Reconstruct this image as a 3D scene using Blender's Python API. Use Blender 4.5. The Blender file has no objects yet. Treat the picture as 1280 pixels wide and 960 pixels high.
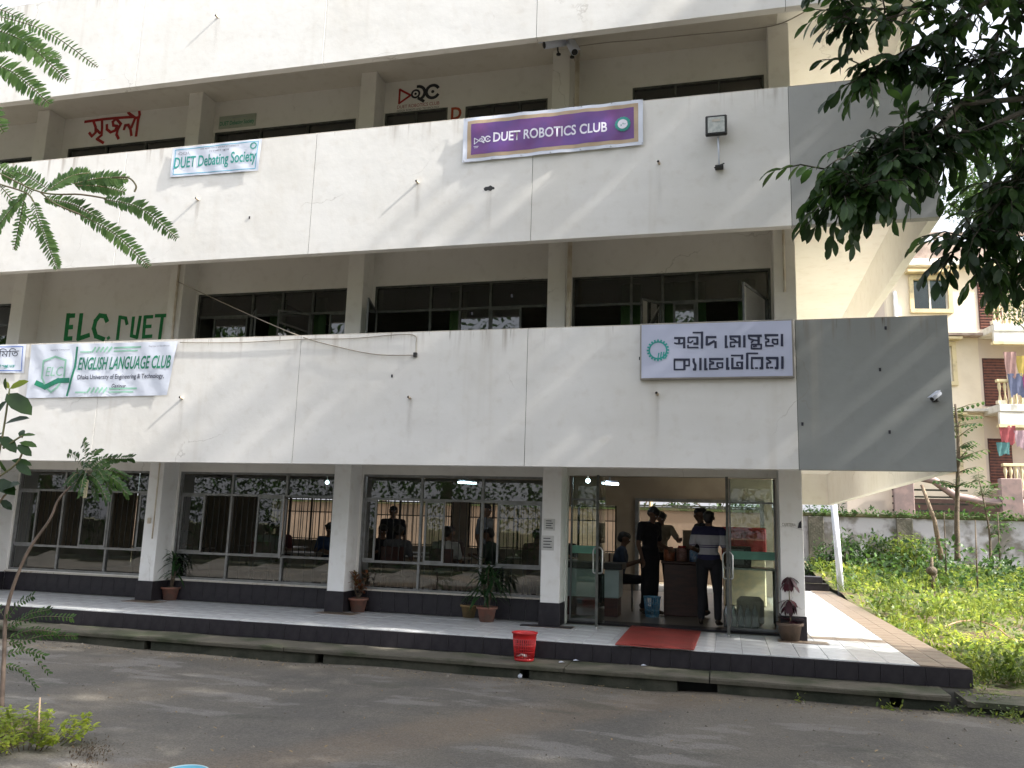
import bpy, bmesh, math, random
import numpy as np
from mathutils import Vector, Matrix
random.seed(7); RNG = np.random.default_rng(7)
S = bpy.context.scene
C = S.collection
PI = math.pi

# ------------------------------------------------------------------ camera
F = 1026.5; PITCH, YAW, ROLL = math.radians(9.897), math.radians(14.755), math.radians(-1.788)
CAM = Vector((0, -9.822, 1.297))
cy, sy = math.cos(YAW), math.sin(YAW); cp, sp = math.cos(PITCH), math.sin(PITCH); cr, sr = math.cos(ROLL), math.sin(ROLL)
RM = Matrix(((cy, -sy, 0), (sy, cy, 0), (0, 0, 1))) @ Matrix(((1, 0, 0), (0, cp, -sp), (0, sp, cp))) @ Matrix(((cr, 0, sr), (0, 1, 0), (-sr, 0, cr)))
cd = bpy.data.cameras.new('camera'); cam = bpy.data.objects.new('camera', cd); C.objects.link(cam)
rt, fw, up = RM.col[0], RM.col[1], RM.col[2]
m4 = Matrix((( rt[0], up[0], -fw[0], CAM[0]), (rt[1], up[1], -fw[1], CAM[1]), (rt[2], up[2], -fw[2], CAM[2]), (0, 0, 0, 1)))
cam.matrix_world = m4
cd.sensor_width = 36; cd.lens = F / 1280 * 36; cd.clip_start = 0.05; cd.clip_end = 2000
S.camera = cam

# ------------------------------------------------------------------ world, sun, exposure
SUN = Vector((1.0, -0.10, 0.87)).normalized()
EL = math.asin(SUN.z); AZ = math.atan2(SUN.x, SUN.y)
w = bpy.data.worlds.new('World'); S.world = w; w.use_nodes = True
nt = w.node_tree; bg = nt.nodes['Background']
sky = nt.nodes.new('ShaderNodeTexSky'); sky.sky_type = 'NISHITA'; sky.sun_disc = False
sky.sun_elevation = EL; sky.sun_rotation = AZ
sky.air_density = 1.0; sky.dust_density = 6.0; sky.ozone_density = 1.0
hs_ = nt.nodes.new('ShaderNodeHueSaturation'); hs_.inputs['Saturation'].default_value = .45   # a hazy, nearly white sky
nt.links.new(sky.outputs[0], hs_.inputs['Color'])
ad_ = nt.nodes.new('ShaderNodeMix'); ad_.data_type = 'RGBA'; ad_.blend_type = 'ADD'; ad_.inputs[0].default_value = 1
nt.links.new(hs_.outputs[0], ad_.inputs[6]); ad_.inputs[7].default_value = (2.15, 2.2, 2.42, 1)
nt.links.new(ad_.outputs[2], bg.inputs[0]); bg.inputs[1].default_value = 0.115
sl = bpy.data.lights.new('sun', 'SUN'); sl.energy = 5; sl.angle = math.radians(0.8); sl.color = (1, 0.95, 0.86)
so = bpy.data.objects.new('sun', sl); C.objects.link(so); so.rotation_euler = SUN.to_track_quat('Z', 'Y').to_euler()
so.location = (20, -5, 25)
S.view_settings.view_transform = 'Standard'; S.view_settings.look = 'None'
S.view_settings.exposure = 1.38; S.view_settings.gamma = 1; S.view_settings.use_curve_mapping = False
try:
    S.cycles.max_bounces = 10; S.cycles.transparent_max_bounces = 24; S.cycles.diffuse_bounces = 5
    S.cycles.glossy_bounces = 4
    S.cycles.sample_clamp_indirect = 6
except Exception: pass

# ------------------------------------------------------------------ helpers
def at(px, py, Y):
    """a point of the place seen at that pixel of the photograph, at depth Y"""
    d = RM @ Vector(((px - 640) / F, 1, -(py - 480) / F))
    return CAM + d * ((Y - CAM.y) / d.y)
def onz(px, py, z=0):
    d = RM @ Vector(((px - 640) / F, 1, -(py - 480) / F))
    return CAM + d * ((z - CAM.z) / d.z)
def project(p):
    v = RM.transposed() @ (Vector(p) - CAM)
    if v.y < .05: return (-9999, -9999, v.y)
    return (640 + F * v.x / v.y, 480 - F * v.z / v.y, v.y)

def N(t, ty, **kw):
    n = t.nodes.new(ty)
    for k, v in kw.items(): setattr(n, k, v)
    return n
def mixc(t, fac, a, b):
    m = N(t, 'ShaderNodeMix', data_type='RGBA')
    if isinstance(fac, float): m.inputs[0].default_value = fac
    else: t.links.new(fac, m.inputs[0])
    for i, v in ((6, a), (7, b)):
        if isinstance(v, tuple): m.inputs[i].default_value = v if len(v) == 4 else (*v, 1)
        else: t.links.new(v, m.inputs[i])
    return m.outputs[2]
def noise(t, scale, detail=4, vec=None, rough=.55, stretch=None, geo=False):
    n = N(t, 'ShaderNodeTexNoise'); n.inputs['Scale'].default_value = scale; n.inputs['Detail'].default_value = detail
    n.inputs['Roughness'].default_value = rough
    if geo: src = N(t, 'ShaderNodeNewGeometry').outputs['Position']
    else: src = N(t, 'ShaderNodeTexCoord').outputs['Object']
    if stretch:
        mp = N(t, 'ShaderNodeMapping'); mp.inputs['Scale'].default_value = stretch
        t.links.new(src, mp.inputs[0]); src = mp.outputs[0]
    t.links.new(src, n.inputs['Vector'])
    return n.outputs['Fac']
def ramp(t, src, a, b):
    m = N(t, 'ShaderNodeMapRange'); m.inputs[1].default_value = a; m.inputs[2].default_value = b
    m.interpolation_type = 'SMOOTHSTEP'
    t.links.new(src, m.inputs[0]); return m.outputs[0]
def mul(t, a, b):
    m = N(t, 'ShaderNodeMath', operation='MULTIPLY')
    t.links.new(a, m.inputs[0])
    if isinstance(b, float): m.inputs[1].default_value = b
    else: t.links.new(b, m.inputs[1])
    return m.outputs[0]
def new_mat(name):
    m = bpy.data.materials.new(name); m.use_nodes = True
    t = m.node_tree; return m, t, t.nodes['Principled BSDF'], t.nodes['Material Output']
MATS = {}
def M(name, c1, c2=None, scale=3, rough=.7, bump=.0, bscale=40, metal=0, spec=.5, lo=.35, hi=.65, geo=False, isl=0.0, stretch=None):
    if name in MATS: return MATS[name]
    m, t, p, o = new_mat(name)
    p.inputs['Roughness'].default_value = rough; p.inputs['Metallic'].default_value = metal
    p.inputs['Specular IOR Level'].default_value = spec
    if c2 is None: c2 = tuple(x * .82 for x in c1)
    col = mixc(t, ramp(t, noise(t, scale, geo=geo, stretch=stretch), lo, hi), c1, c2)
    if isl:
        g = N(t, 'ShaderNodeNewGeometry'); h = N(t, 'ShaderNodeHueSaturation')
        mr = N(t, 'ShaderNodeMapRange'); mr.inputs[3].default_value = 1 - isl; mr.inputs[4].default_value = 1 + isl
        t.links.new(g.outputs['Random Per Island'], mr.inputs[0]); t.links.new(mr.outputs[0], h.inputs['Value']); t.links.new(col, h.inputs['Color']); col = h.outputs[0]
    t.links.new(col, p.inputs['Base Color'])
    if bump:
        b = N(t, 'ShaderNodeBump'); b.inputs['Strength'].default_value = bump; b.inputs['Distance'].default_value = .02
        t.links.new(noise(t, bscale, 3, geo=geo), b.inputs['Height']); t.links.new(b.outputs[0], p.inputs['Normal'])
    MATS[name] = m; return m
def leaf_mat(name, a, b, trans=.35, rough=.45, scale=2.0):
    m, t, p, o = new_mat(name)
    g = N(t, 'ShaderNodeNewGeometry')
    oi = N(t, 'ShaderNodeObjectInfo')
    ad = N(t, 'ShaderNodeMath', operation='ADD'); t.links.new(g.outputs['Random Per Island'], ad.inputs[0]); t.links.new(oi.outputs['Random'], ad.inputs[1])
    fr = N(t, 'ShaderNodeMath', operation='FRACT'); t.links.new(ad.outputs[0], fr.inputs[0])
    c0 = mixc(t, fr.outputs[0], a, b)
    c1 = mixc(t, ramp(t, noise(t, scale, geo=True), .4, .62), c0, tuple(x * .6 for x in a))
    t.links.new(c1, p.inputs['Base Color']); p.inputs['Roughness'].default_value = rough
    p.inputs['Specular IOR Level'].default_value = .4
    tr = N(t, 'ShaderNodeBsdfTranslucent'); mx = N(t, 'ShaderNodeMixShader'); mx.inputs[0].default_value = trans
    h = N(t, 'ShaderNodeHueSaturation'); h.inputs['Value'].default_value = 1.9; h.inputs['Hue'].default_value = .485; t.links.new(c1, h.inputs['Color']); t.links.new(h.outputs[0], tr.inputs[0])
    t.links.new(p.outputs[0], mx.inputs[1]); t.links.new(tr.outputs[0], mx.inputs[2]); t.links.new(mx.outputs[0], o.inputs[0])
    return m
def glass_mat(name, tint, boost=.06, rough=.01, dirt=.05):
    m, t, p, o = new_mat(name)
    tr = N(t, 'ShaderNodeBsdfTransparent'); tr.inputs[0].default_value = (*tint, 1)
    gl = N(t, 'ShaderNodeBsdfGlossy'); gl.inputs['Roughness'].default_value = rough
    fr = N(t, 'ShaderNodeFresnel'); fr.inputs[0].default_value = 1.5
    ad = N(t, 'ShaderNodeMath', operation='ADD'); t.links.new(fr.outputs[0], ad.inputs[0]); ad.inputs[1].default_value = boost
    mx = N(t, 'ShaderNodeMixShader'); t.links.new(ad.outputs[0], mx.inputs[0]); t.links.new(tr.outputs[0], mx.inputs[1]); t.links.new(gl.outputs[0], mx.inputs[2])
    df = N(t, 'ShaderNodeBsdfDiffuse'); df.inputs[0].default_value = (.45, .45, .42, 1)
    m2 = N(t, 'ShaderNodeMixShader'); t.links.new(mul(t, ramp(t, noise(t, 2.2, 6, geo=True), .35, .8), dirt * 2), m2.inputs[0])
    t.links.new(mx.outputs[0], m2.inputs[1]); t.links.new(df.outputs[0], m2.inputs[2]); t.links.new(m2.outputs[0], o.inputs[0])
    b = N(t, 'ShaderNodeBump'); b.inputs['Strength'].default_value = .05; t.links.new(noise(t, 1.3, 1, geo=True), b.inputs['Height']); t.links.new(b.outputs[0], gl.inputs['Normal'])
    return m
def emit_mat(name, col, s):
    m, t, p, o = new_mat(name); p.inputs['Base Color'].default_value = (*col, 1)
    p.inputs['Emission Color'].default_value = (*col, 1); p.inputs['Emission Strength'].default_value = s; return m

def link(name, me, m=None, parent=None, label=None, cat=None, group=None, kind=None):
    o = bpy.data.objects.new(name, me); C.objects.link(o)
    if m is not None and me is not None:
        mi = np.zeros(len(me.polygons), np.int32); me.polygons.foreach_get('material_index', mi)
        me.materials.clear()
        for x in (m if isinstance(m, list) else [m]): me.materials.append(x)
        if isinstance(m, list): me.polygons.foreach_set('material_index', mi)
    if parent is not None: o.parent = parent
    tag(o, label, cat, group, kind); return o
def tag(o, label=None, cat=None, group=None, kind=None):
    for k, v in (('label', label), ('category', cat), ('group', group), ('kind', kind)):
        if v: o[k] = v
    return o
def thing(name, label, cat, loc=(0, 0, 0), rz=0, group=None):
    o = bpy.data.objects.new(name, None); C.objects.link(o); o.location = loc; o.rotation_euler = (0, 0, rz)
    o.empty_display_size = .1
    return tag(o, label, cat, group)
def copy_tree(o, parent=None, **kw):
    c = o.copy(); C.objects.link(c)
    if parent is not None: c.parent = parent
    for k, v in kw.items(): c[k] = v
    for ch in list(o.children): copy_tree(ch, c)
    return c

class MB:
    def __init__(s): s.v = []; s.f = []; s.mi = []; s.sm = []
    def add(s, vs, fs, mi=0, smooth=False):
        b = len(s.v); s.v += [tuple(v) for v in vs]
        for f in fs: s.f.append(tuple(b + i for i in f)); s.mi.append(mi); s.sm.append(smooth)
        return s
    def box(s, x0, x1, y0, y1, z0, z1, mi=0, b=0):
        if b:
            b = min(b, abs(x1 - x0) / 2.2, abs(y1 - y0) / 2.2, abs(z1 - z0) / 2.2)
            bm = bmesh.new(); bmesh.ops.create_cube(bm, size=1)
            bmesh.ops.scale(bm, vec=(x1 - x0, y1 - y0, z1 - z0), verts=bm.verts)
            bmesh.ops.translate(bm, vec=((x0 + x1) / 2, (y0 + y1) / 2, (z0 + z1) / 2), verts=bm.verts)
            bmesh.ops.bevel(bm, geom=bm.edges[:], offset=b, segments=1, affect='EDGES')
            bm.verts.index_update()
            s.add([v.co[:] for v in bm.verts], [[v.index for v in f.verts] for f in bm.faces], mi); bm.free(); return s
        return s.add([(x0, y0, z0), (x1, y0, z0), (x1, y1, z0), (x0, y1, z0), (x0, y0, z1), (x1, y0, z1), (x1, y1, z1), (x0, y1, z1)],
                     [(0, 3, 2, 1), (4, 5, 6, 7), (0, 1, 5, 4), (1, 2, 6, 5), (2, 3, 7, 6), (3, 0, 4, 7)], mi)
    def tube(s, pts, r, n=8, mi=0, cap=True, smooth=True):
        pts = [Vector(p) for p in pts]; k = len(pts)
        rs = r if isinstance(r, (list, tuple)) else [r] * k
        vs = []; a = None
        for i, p in enumerate(pts):
            d = (pts[min(i + 1, k - 1)] - pts[max(i - 1, 0)]).normalized()
            if a is None:
                a = Vector((0, 0, 1)) if abs(d.z) < .9 else Vector((1, 0, 0))
            a = (a - d * a.dot(d)).normalized(); b = d.cross(a)
            for j in range(n):
                t = 2 * PI * j / n; vs.append(p + (a * math.cos(t) + b * math.sin(t)) * rs[i])
        fs = [(i * n + j, i * n + (j + 1) % n, (i + 1) * n + (j + 1) % n, (i + 1) * n + j) for i in range(k - 1) for j in range(n)]
        if cap: fs += [tuple(range(n))[::-1], tuple(range((k - 1) * n, k * n))]
        return s.add(vs, fs, mi, smooth)
    def lathe(s, prof, c=(0, 0, 0), n=24, mi=0, smooth=True):
        k = len(prof); vs = []
        for r, z in prof:
            for j in range(n):
                t = 2 * PI * j / n; vs.append((c[0] + r * math.cos(t), c[1] + r * math.sin(t), c[2] + z))
        fs = [(i * n + j, i * n + (j + 1) % n, (i + 1) * n + (j + 1) % n, (i + 1) * n + j) for i in range(k - 1) for j in range(n)]
        return s.add(vs, fs, mi, smooth)
    def sphere(s, c, r, n=12, m=8, mi=0):
        r = r if isinstance(r, tuple) else (r, r, r); vs = []
        for i in range(m + 1):
            a = PI * i / m
            for j in range(n):
                t = 2 * PI * j / n; vs.append((c[0] + r[0] * math.sin(a) * math.cos(t), c[1] + r[1] * math.sin(a) * math.sin(t), c[2] + r[2] * math.cos(a)))
        fs = [(i * n + j, (i + 1) * n + j, (i + 1) * n + (j + 1) % n, i * n + (j + 1) % n) for i in range(m) for j in range(n)]
        return s.add(vs, fs, mi, True)
    def mesh(s, name='m', off=(0, 0, 0)):
        me = bpy.data.meshes.new(name)
        me.from_pydata([(a - off[0], b - off[1], c - off[2]) for a, b, c in s.v], [], s.f)
        me.polygons.foreach_set('material_index', s.mi); me.polygons.foreach_set('use_smooth', s.sm)
        me.update(); return me
    def build(s, name, m, parent=None, origin=None, **kw):
        o = link(name, s.mesh(name), m, parent, **kw)   # with an origin the vertices are local to it
        if origin: o.location = origin
        return o
def npmesh(name, V, Fc, smooth=False):
    """V (n,3), Fc (m,k) equal-size faces"""
    me = bpy.data.meshes.new(name); V = np.asarray(V, np.float32); Fc = np.asarray(Fc, np.int32)
    k = Fc.shape[1]; me.vertices.add(len(V)); me.vertices.foreach_set('co', V.ravel())
    me.loops.add(Fc.size); me.loops.foreach_set('vertex_index', Fc.ravel())
    me.polygons.add(len(Fc)); me.polygons.foreach_set('loop_start', np.arange(0, Fc.size, k, dtype=np.int32))
    me.polygons.foreach_set('use_smooth', np.full(len(Fc), smooth)); me.update(calc_edges=True); return me
def grid(x0, x1, nx, y0, y1, ny, fz):
    xs = np.linspace(x0, x1, nx); ys = np.linspace(y0, y1, ny)
    X, Y = np.meshgrid(xs, ys); Z = fz(X, Y)
    V = np.stack([X.ravel(), Y.ravel(), Z.ravel()], 1)
    i = np.arange((ny - 1) * nx).reshape(ny - 1, nx)[:, :-1].ravel()
    return V, np.stack([i, i + 1, i + 1 + nx, i + nx], 1)

# leaf templates: x along the leaf (0..1), y half width, z fold
def leaf_tpl(wid=.2, bend=.12, fold=.06, pts=((0, 0), (.25, .75), (.6, 1), (.85, .65), (1, 0))):
    v = []; f = []
    for (x, w) in pts:
        z = -bend * x * x
        v += [(x, w * wid, z + fold * w), (x, 0, z), (x, -w * wid, z + fold * w)]
    for i in range(len(pts) - 1):
        a = i * 3; b = a + 3
        f += [(a, a + 1, b + 1), (a, b + 1, b), (a + 1, a + 2, b + 2), (a + 1, b + 2, b + 1)]
    return np.array(v, float), np.array(f)
def leaves_mesh(name, tpl, P, D, U, L):
    """instances of a leaf template: positions P, directions D, up hints U, lengths L"""
    tv, tf = tpl; P = np.asarray(P, float); D = np.asarray(D, float); U = np.asarray(U, float); L = np.asarray(L, float)
    D = D / np.linalg.norm(D, axis=1)[:, None]
    B = np.cross(U, D); B /= (np.linalg.norm(B, axis=1)[:, None] + 1e-9); W = np.cross(D, B)
    V = P[:, None, :] + L[:, None, None] * (tv[None, :, 0:1] * D[:, None] + tv[None, :, 1:2] * B[:, None] + tv[None, :, 2:3] * W[:, None])
    n = len(tv); Fc = tf[None] + (np.arange(len(P)) * n)[:, None, None]
    return npmesh(name, V.reshape(-1, 3), Fc.reshape(-1, tf.shape[1]), True)
def rdir(n):
    a = RNG.normal(size=(n, 3)); return a / np.linalg.norm(a, axis=1)[:, None]

# text (outline glyphs from Blender's own font), laid on the plane y = Y, fitted to a box
def text_mesh(body, x0, x1, z0, z1, Y=0, shear=0, depth=.003, wrap=None, bold=0, fit=True):
    c = bpy.data.curves.new('t', 'FONT'); c.body = body; c.extrude = .0; c.offset = bold; c.resolution_u = 3
    o = bpy.data.objects.new('t', c); C.objects.link(o); bpy.context.view_layer.update()
    me = bpy.data.meshes.new_from_object(o.evaluated_get(bpy.context.evaluated_depsgraph_get()))
    bpy.data.objects.remove(o); v = np.array([x.co[:] for x in me.vertices])
    a, b = v.min(0), v.max(0)
    kx = (x1 - x0) / (b[0] - a[0]); kz = (z1 - z0) / (b[1] - a[1])
    for x in me.vertices:
        X = x0 + (x.co.x - a[0]) * kx; Z = z0 + (x.co.y - a[1]) * kz
        X += shear * (Z - z0)
        x.co = (X, Y + (wrap(X, Z) if wrap else 0), Z)
    return me
def lettering(body, x0, x1, z0, z1, m, parent, Y=0, name='lettering', **kw):
    return link(name, text_mesh(body, x0, x1, z0, z1, Y, **kw), m, parent)
def ribbon(mb, pts, wd, Y, mi=0, wrap=None):
    """flat brush strokes on the plane y = Y; pts in x,z; every stroke a hair proud of the one before"""
    if wrap:
        q = []
        for i in range(len(pts) - 1):
            a = Vector(pts[i]); b = Vector(pts[i + 1]); n = max(1, int((b - a).length / .04)); q += [tuple(a.lerp(b, k / n)) for k in range(n)]
        pts = q + [tuple(pts[-1])]
    for i in range(len(pts) - 1):
        a = Vector(pts[i]); b = Vector(pts[i + 1]); d = (b - a)
        if d.length < 1e-6: continue
        d.normalize(); n = Vector((-d.y, d.x)) * wd / 2; e = d * wd / 2 * .7
        yy = Y - (len(mb.f) % 60) * .00008
        q = [a - e - n, b + e - n, b + e + n, a - e + n]
        mb.add([(p.x, yy + (wrap(p.x, p.y) if wrap else 0), p.y) for p in q], [(0, 1, 2, 3)], mi)
def ring_pts(cx, cz, r, a0=0, a1=360, n=20, rz=None):
    rz = rz or r
    return [(cx + r * math.cos(math.radians(a0 + (a1 - a0) * i / n)), cz + rz * math.sin(math.radians(a0 + (a1 - a0) * i / n))) for i in range(n + 1)]

# ------------------------------------------------------------------ materials
def wall_mat(name, c, warm, drip=True):
    m, t, p, o = new_mat(name); p.inputs['Roughness'].default_value = .85; p.inputs['Specular IOR Level'].default_value = .25
    col = mixc(t, ramp(t, noise(t, .7, 5, geo=True), .35, .7), c, tuple(x * y for x, y in zip(c, (.93, .92, .9))))
    col = mixc(t, mul(t, ramp(t, noise(t, 6, 6, geo=True), .5, .75), .35), col, tuple(x * .86 for x in warm))
    if drip:
        tc = N(t, 'ShaderNodeTexCoord'); sx = N(t, 'ShaderNodeSeparateXYZ'); t.links.new(tc.outputs['Object'], sx.inputs[0])
        band = ramp(t, sx.outputs['Z'], -.42, .02)
        st = ramp(t, noise(t, 1, 5, geo=True, stretch=(9, 9, .5)), .5, .78)
        big = ramp(t, noise(t, .9, 2, geo=True, stretch=(1, 1, .1)), .42, .6)
        col = mixc(t, mul(t, mul(t, mul(t, band, st), big), .95), col, (.20, .14, .09))
        st3 = ramp(t, noise(t, 1, 6, geo=True, stretch=(22, 22, 1.2)), .60, .72); b3 = ramp(t, sx.outputs['Z'], -.16, .0)
        col = mixc(t, mul(t, mul(t, st3, b3), .8), col, (.13, .10, .07))
        wv = ramp(t, noise(t, 1, 6, geo=True, stretch=(.35, .35, 1.4)), .47, .62)
        col = mixc(t, mul(t, wv, .10), col, (.42, .41, .39))
        st2 = ramp(t, noise(t, 1, 3, geo=True, stretch=(3.2, 3.2, .16)), .58, .8)
        col = mixc(t, mul(t, st2, .3), col, (.50, .45, .38))
        edge = ramp(t, sx.outputs['Z'], -.02, .0)
        col = mixc(t, mul(t, edge, .55), col, (.34, .28, .2))
    vo = N(t, 'ShaderNodeTexVoronoi', feature='DISTANCE_TO_EDGE'); vo.inputs['Scale'].default_value = .55
    ge = N(t, 'ShaderNodeNewGeometry'); mxv = N(t, 'ShaderNodeMix', data_type='VECTOR'); mxv.inputs[0].default_value = .35
    nz = N(t, 'ShaderNodeTexNoise'); nz.inputs['Scale'].default_value = 2.5; nz.inputs['Detail'].default_value = 6; t.links.new(ge.outputs['Position'], nz.inputs['Vector'])
    t.links.new(ge.outputs['Position'], mxv.inputs[4]); t.links.new(nz.outputs['Color'], mxv.inputs[5]); t.links.new(mxv.outputs[1], vo.inputs['Vector'])
    ck = ramp(t, vo.outputs['Distance'], .0035, .0); ckm = ramp(t, noise(t, .8, 3, geo=True), .52, .62)
    col = mixc(t, mul(t, mul(t, ck, ckm), .38), col, (.25, .22, .19))
    spk = ramp(t, noise(t, 30, 2, geo=True), .74, .79); col = mixc(t, mul(t, spk, .25), col, (.3, .27, .22))
    t.links.new(col, p.inputs['Base Color'])
    b = N(t, 'ShaderNodeBump'); b.inputs['Strength'].default_value = .22; b.inputs['Distance'].default_value = .02
    t.links.new(noise(t, 4, 8, geo=True), b.inputs['Height']); t.links.new(b.outputs[0], p.inputs['Normal'])
    return m
m_white = wall_mat('white_painted_plaster', (.765, .755, .735), (.70, .66, .60))
m_inner = wall_mat('cream_painted_plaster', (.72, .705, .68), (.64, .61, .56), drip=False)
m_grey1 = wall_mat('shade_grey_panel', (.295, .31, .305), (.27, .28, .265))  # greyer end panel, with part of the facade's shading put into its colour
m_grey2 = wall_mat('shade_greyish_panel', (.40, .405, .40), (.35, .35, .33))  # middle band's end panel, its colour also carrying some of the facade's shade
m_cream = wall_mat('sunlit_cream_plaster', (.85, .83, .78), (.78, .73, .64), drip=False)  # lighter than the soffit: bounced sunlight of the side gallery put into the colour
m_ccol = wall_mat('upper_column_paint', (.74, .725, .69), (.64, .6, .54), drip=False)
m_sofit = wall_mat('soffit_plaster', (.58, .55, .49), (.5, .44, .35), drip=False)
m_col = wall_mat('column_paint', (.82, .82, .82), (.66, .62, .56), drip=False)
m_tileW = M('white_floor_tile', (.66, .68, .70), (.55, .56, .56), 5, .22, spec=.5, lo=.4, hi=.75)
m_tileB = M('brown_border_tile', (.16, .115, .085), (.25, .2, .15), 4, .4)
m_tileD = M('dark_wall_tile', (.019, .017, .022), (.03, .027, .032), 6, .42, spec=.3)
m_grout = M('grout', (.2, .19, .17), None, 8, .9)
m_alu = M('aluminium', (.26, .265, .27), (.2, .2, .2), 10, .38, metal=.6)
m_brz = M('dark_aluminium', (.10, .105, .095), (.06, .065, .06), 10, .45, metal=.3)
m_conc = M('mossy_concrete', (.10, .092, .072), (.045, .052, .028), 1.6, .9, bump=.5, bscale=30, geo=True, lo=.42, hi=.62)
m_concd = M('stained_concrete', (.06, .06, .045), (.02, .025, .016), 2.5, .92, bump=.6, bscale=22, geo=True)
m_black = M('black_plastic', (.015, .015, .015), None, 5, .5)
m_int = M('interior_paint', (.36, .31, .25), (.28, .24, .20), 1.5, .8)
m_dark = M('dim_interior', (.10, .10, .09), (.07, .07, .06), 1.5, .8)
m_grille = M('window_grille', (.012, .011, .01), None, 5, .6)
m_glass = glass_mat('window_glass', (.25, .31, .28), .09, .015, .012)
m_dglass = glass_mat('door_glass', (.82, .90, .86), .01, .01, .03)
m_steel = M('steel', (.55, .55, .55), (.4, .4, .4), 20, .28, metal=1)
m_red = M('red_plastic', (.52, .018, .02), (.42, .015, .02), 5, .35)
m_terra = M('terracotta', (.24, .10, .07), (.15, .09, .07), 6, .8, bump=.3)
m_soil = M('soil', (.05, .035, .022), (.09, .065, .04), 12, .95, bump=.8)
m_bark = M('bark', (.13, .10, .07), (.07, .055, .04), 8, .9, bump=.8, bscale=30)
m_stem = M('green_stem', (.14, .16, .07), (.18, .13, .08), 8, .7)
m_pipe = M('pipe_paint', (.62, .57, .48), (.5, .42, .32), 5, .6)
m_cable = M('cable', (.30, .27, .22), None, 5, .6)
lm_big = leaf_mat('broad_leaf', (.014, .042, .010), (.050, .105, .022), .34, .42)
lm_mid = leaf_mat('mid_leaf', (.030, .075, .018), (.07, .14, .03), .35)
lm_fern = leaf_mat('fine_leaf', (.08, .17, .05), (.18, .29, .10), .5)
lm_yel = leaf_mat('bright_leaf', (.20, .29, .03), (.38, .43, .06), .5)
lm_weed = leaf_mat('weed_leaf', (.09, .16, .024), (.25, .29, .05), .45, scale=1.1)
lm_pot = leaf_mat('house_plant_leaf', (.02, .06, .018), (.04, .10, .03), .3)
lm_maroon = leaf_mat('maroon_leaf', (.05, .012, .022), (.09, .025, .03), .2)
lm_cro = leaf_mat('croton_leaf', (.22, .07, .03), (.10, .10, .03), .3)

# ------------------------------------------------------------------ ground, road, lawn
ZR = -.375
V, Fc = grid(-400, 400, 60, -400, 400, 60, lambda X, Y: X * 0 - .52)
link('ground', npmesh('ground', V, Fc), M('earth', (.12, .10, .06), (.06, .08, .03), .4, .95, geo=True), kind='structure')
def road_mat():
    m, t, p, o = new_mat('worn_asphalt'); p.inputs['Roughness'].default_value = .82
    p.inputs['Specular IOR Level'].default_value = .3
    base = mixc(t, ramp(t, noise(t, 1.1, 6, geo=True), .35, .65), (.150, .138, .120), (.105, .100, .092))
    # pale worn patches, stretched along the road
    pt = ramp(t, noise(t, 1, 5, geo=True, stretch=(1.1, 2.6, 1)), .56, .63)
    base = mixc(t, mul(t, pt, .55), base, (.25, .24, .23))
    pt2 = ramp(t, noise(t, 1, 3, geo=True, stretch=(.5, .9, 1), rough=.4), .55, .7)
    base = mixc(t, mul(t, pt2, .5), base, (.19, .165, .13))
    # dusty brown track crossing towards the door
    g = N(t, 'ShaderNodeNewGeometry'); sx = N(t, 'ShaderNodeSeparateXYZ'); t.links.new(g.outputs['Position'], sx.inputs[0])
    ma = N(t, 'ShaderNodeMath', operation='MULTIPLY_ADD'); t.links.new(sx.outputs['Y'], ma.inputs[0]); ma.inputs[1].default_value = -.75
    t.links.new(sx.outputs['X'], ma.inputs[2])
    nn = N(t, 'ShaderNodeMath', operation='ADD'); t.links.new(ma.outputs[0], nn.inputs[0]); t.links.new(mul(t, noise(t, 1.3, 3, geo=True), .8), nn.inputs[1])
    ab = N(t, 'ShaderNodeMath', operation='SUBTRACT'); t.links.new(nn.outputs[0], ab.inputs[0]); ab.inputs[1].default_value = .42
    aa = N(t, 'ShaderNodeMath', operation='ABSOLUTE'); t.links.new(ab.outputs[0], aa.inputs[0])
    inv = ramp(t, aa.outputs[0], .75, .25)
    base = mixc(t, mul(t, inv, .45), base, (.20, .15, .105))
    # dust along the kerb
    kb = ramp(t, sx.outputs['Y'], -1.3, -.5)
    base = mixc(t, mul(t, kb, .5), base, (.17, .145, .105))
    dk = ramp(t, noise(t, 1, 4, geo=True, stretch=(.8, 1.8, 1)), .6, .7)
    base = mixc(t, mul(t, dk, .4), base, (.04, .05, .035))
    gr0 = ramp(t, noise(t, 28, 5, geo=True), .42, .6)
    base = mixc(t, mul(t, gr0, .22), base, (.22, .21, .19))
    gr = ramp(t, noise(t, 75, 2, geo=True), .40, .62)
    base = mixc(t, mul(t, gr, .45), base, (.06, .056, .05))
    t.links.new(base, p.inputs['Base Color'])
    b = N(t, 'ShaderNodeBump'); b.inputs['Strength'].default_value = .55; b.inputs['Distance'].default_value = .015
    t.links.new(noise(t, 45, 6, geo=True), b.inputs['Height']); t.links.new(b.outputs[0], p.inputs['Normal'])
    return m
m_road = road_mat()
def wob(X, Y): return (.012 * np.sin(X * 1.3 + Y * .7) + .008 * np.sin(X * 2.9 - Y * 1.9))
V, Fc = grid(-40, 40, 240, -13, -.38, 50, lambda X, Y: ZR + wob(X, Y) + .035 * np.exp(-((X + .32) / .28) ** 2 - ((Y + .55) / .2) ** 2))
link('road', npmesh('road', V, Fc, True), m_road, kind='structure')

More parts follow.
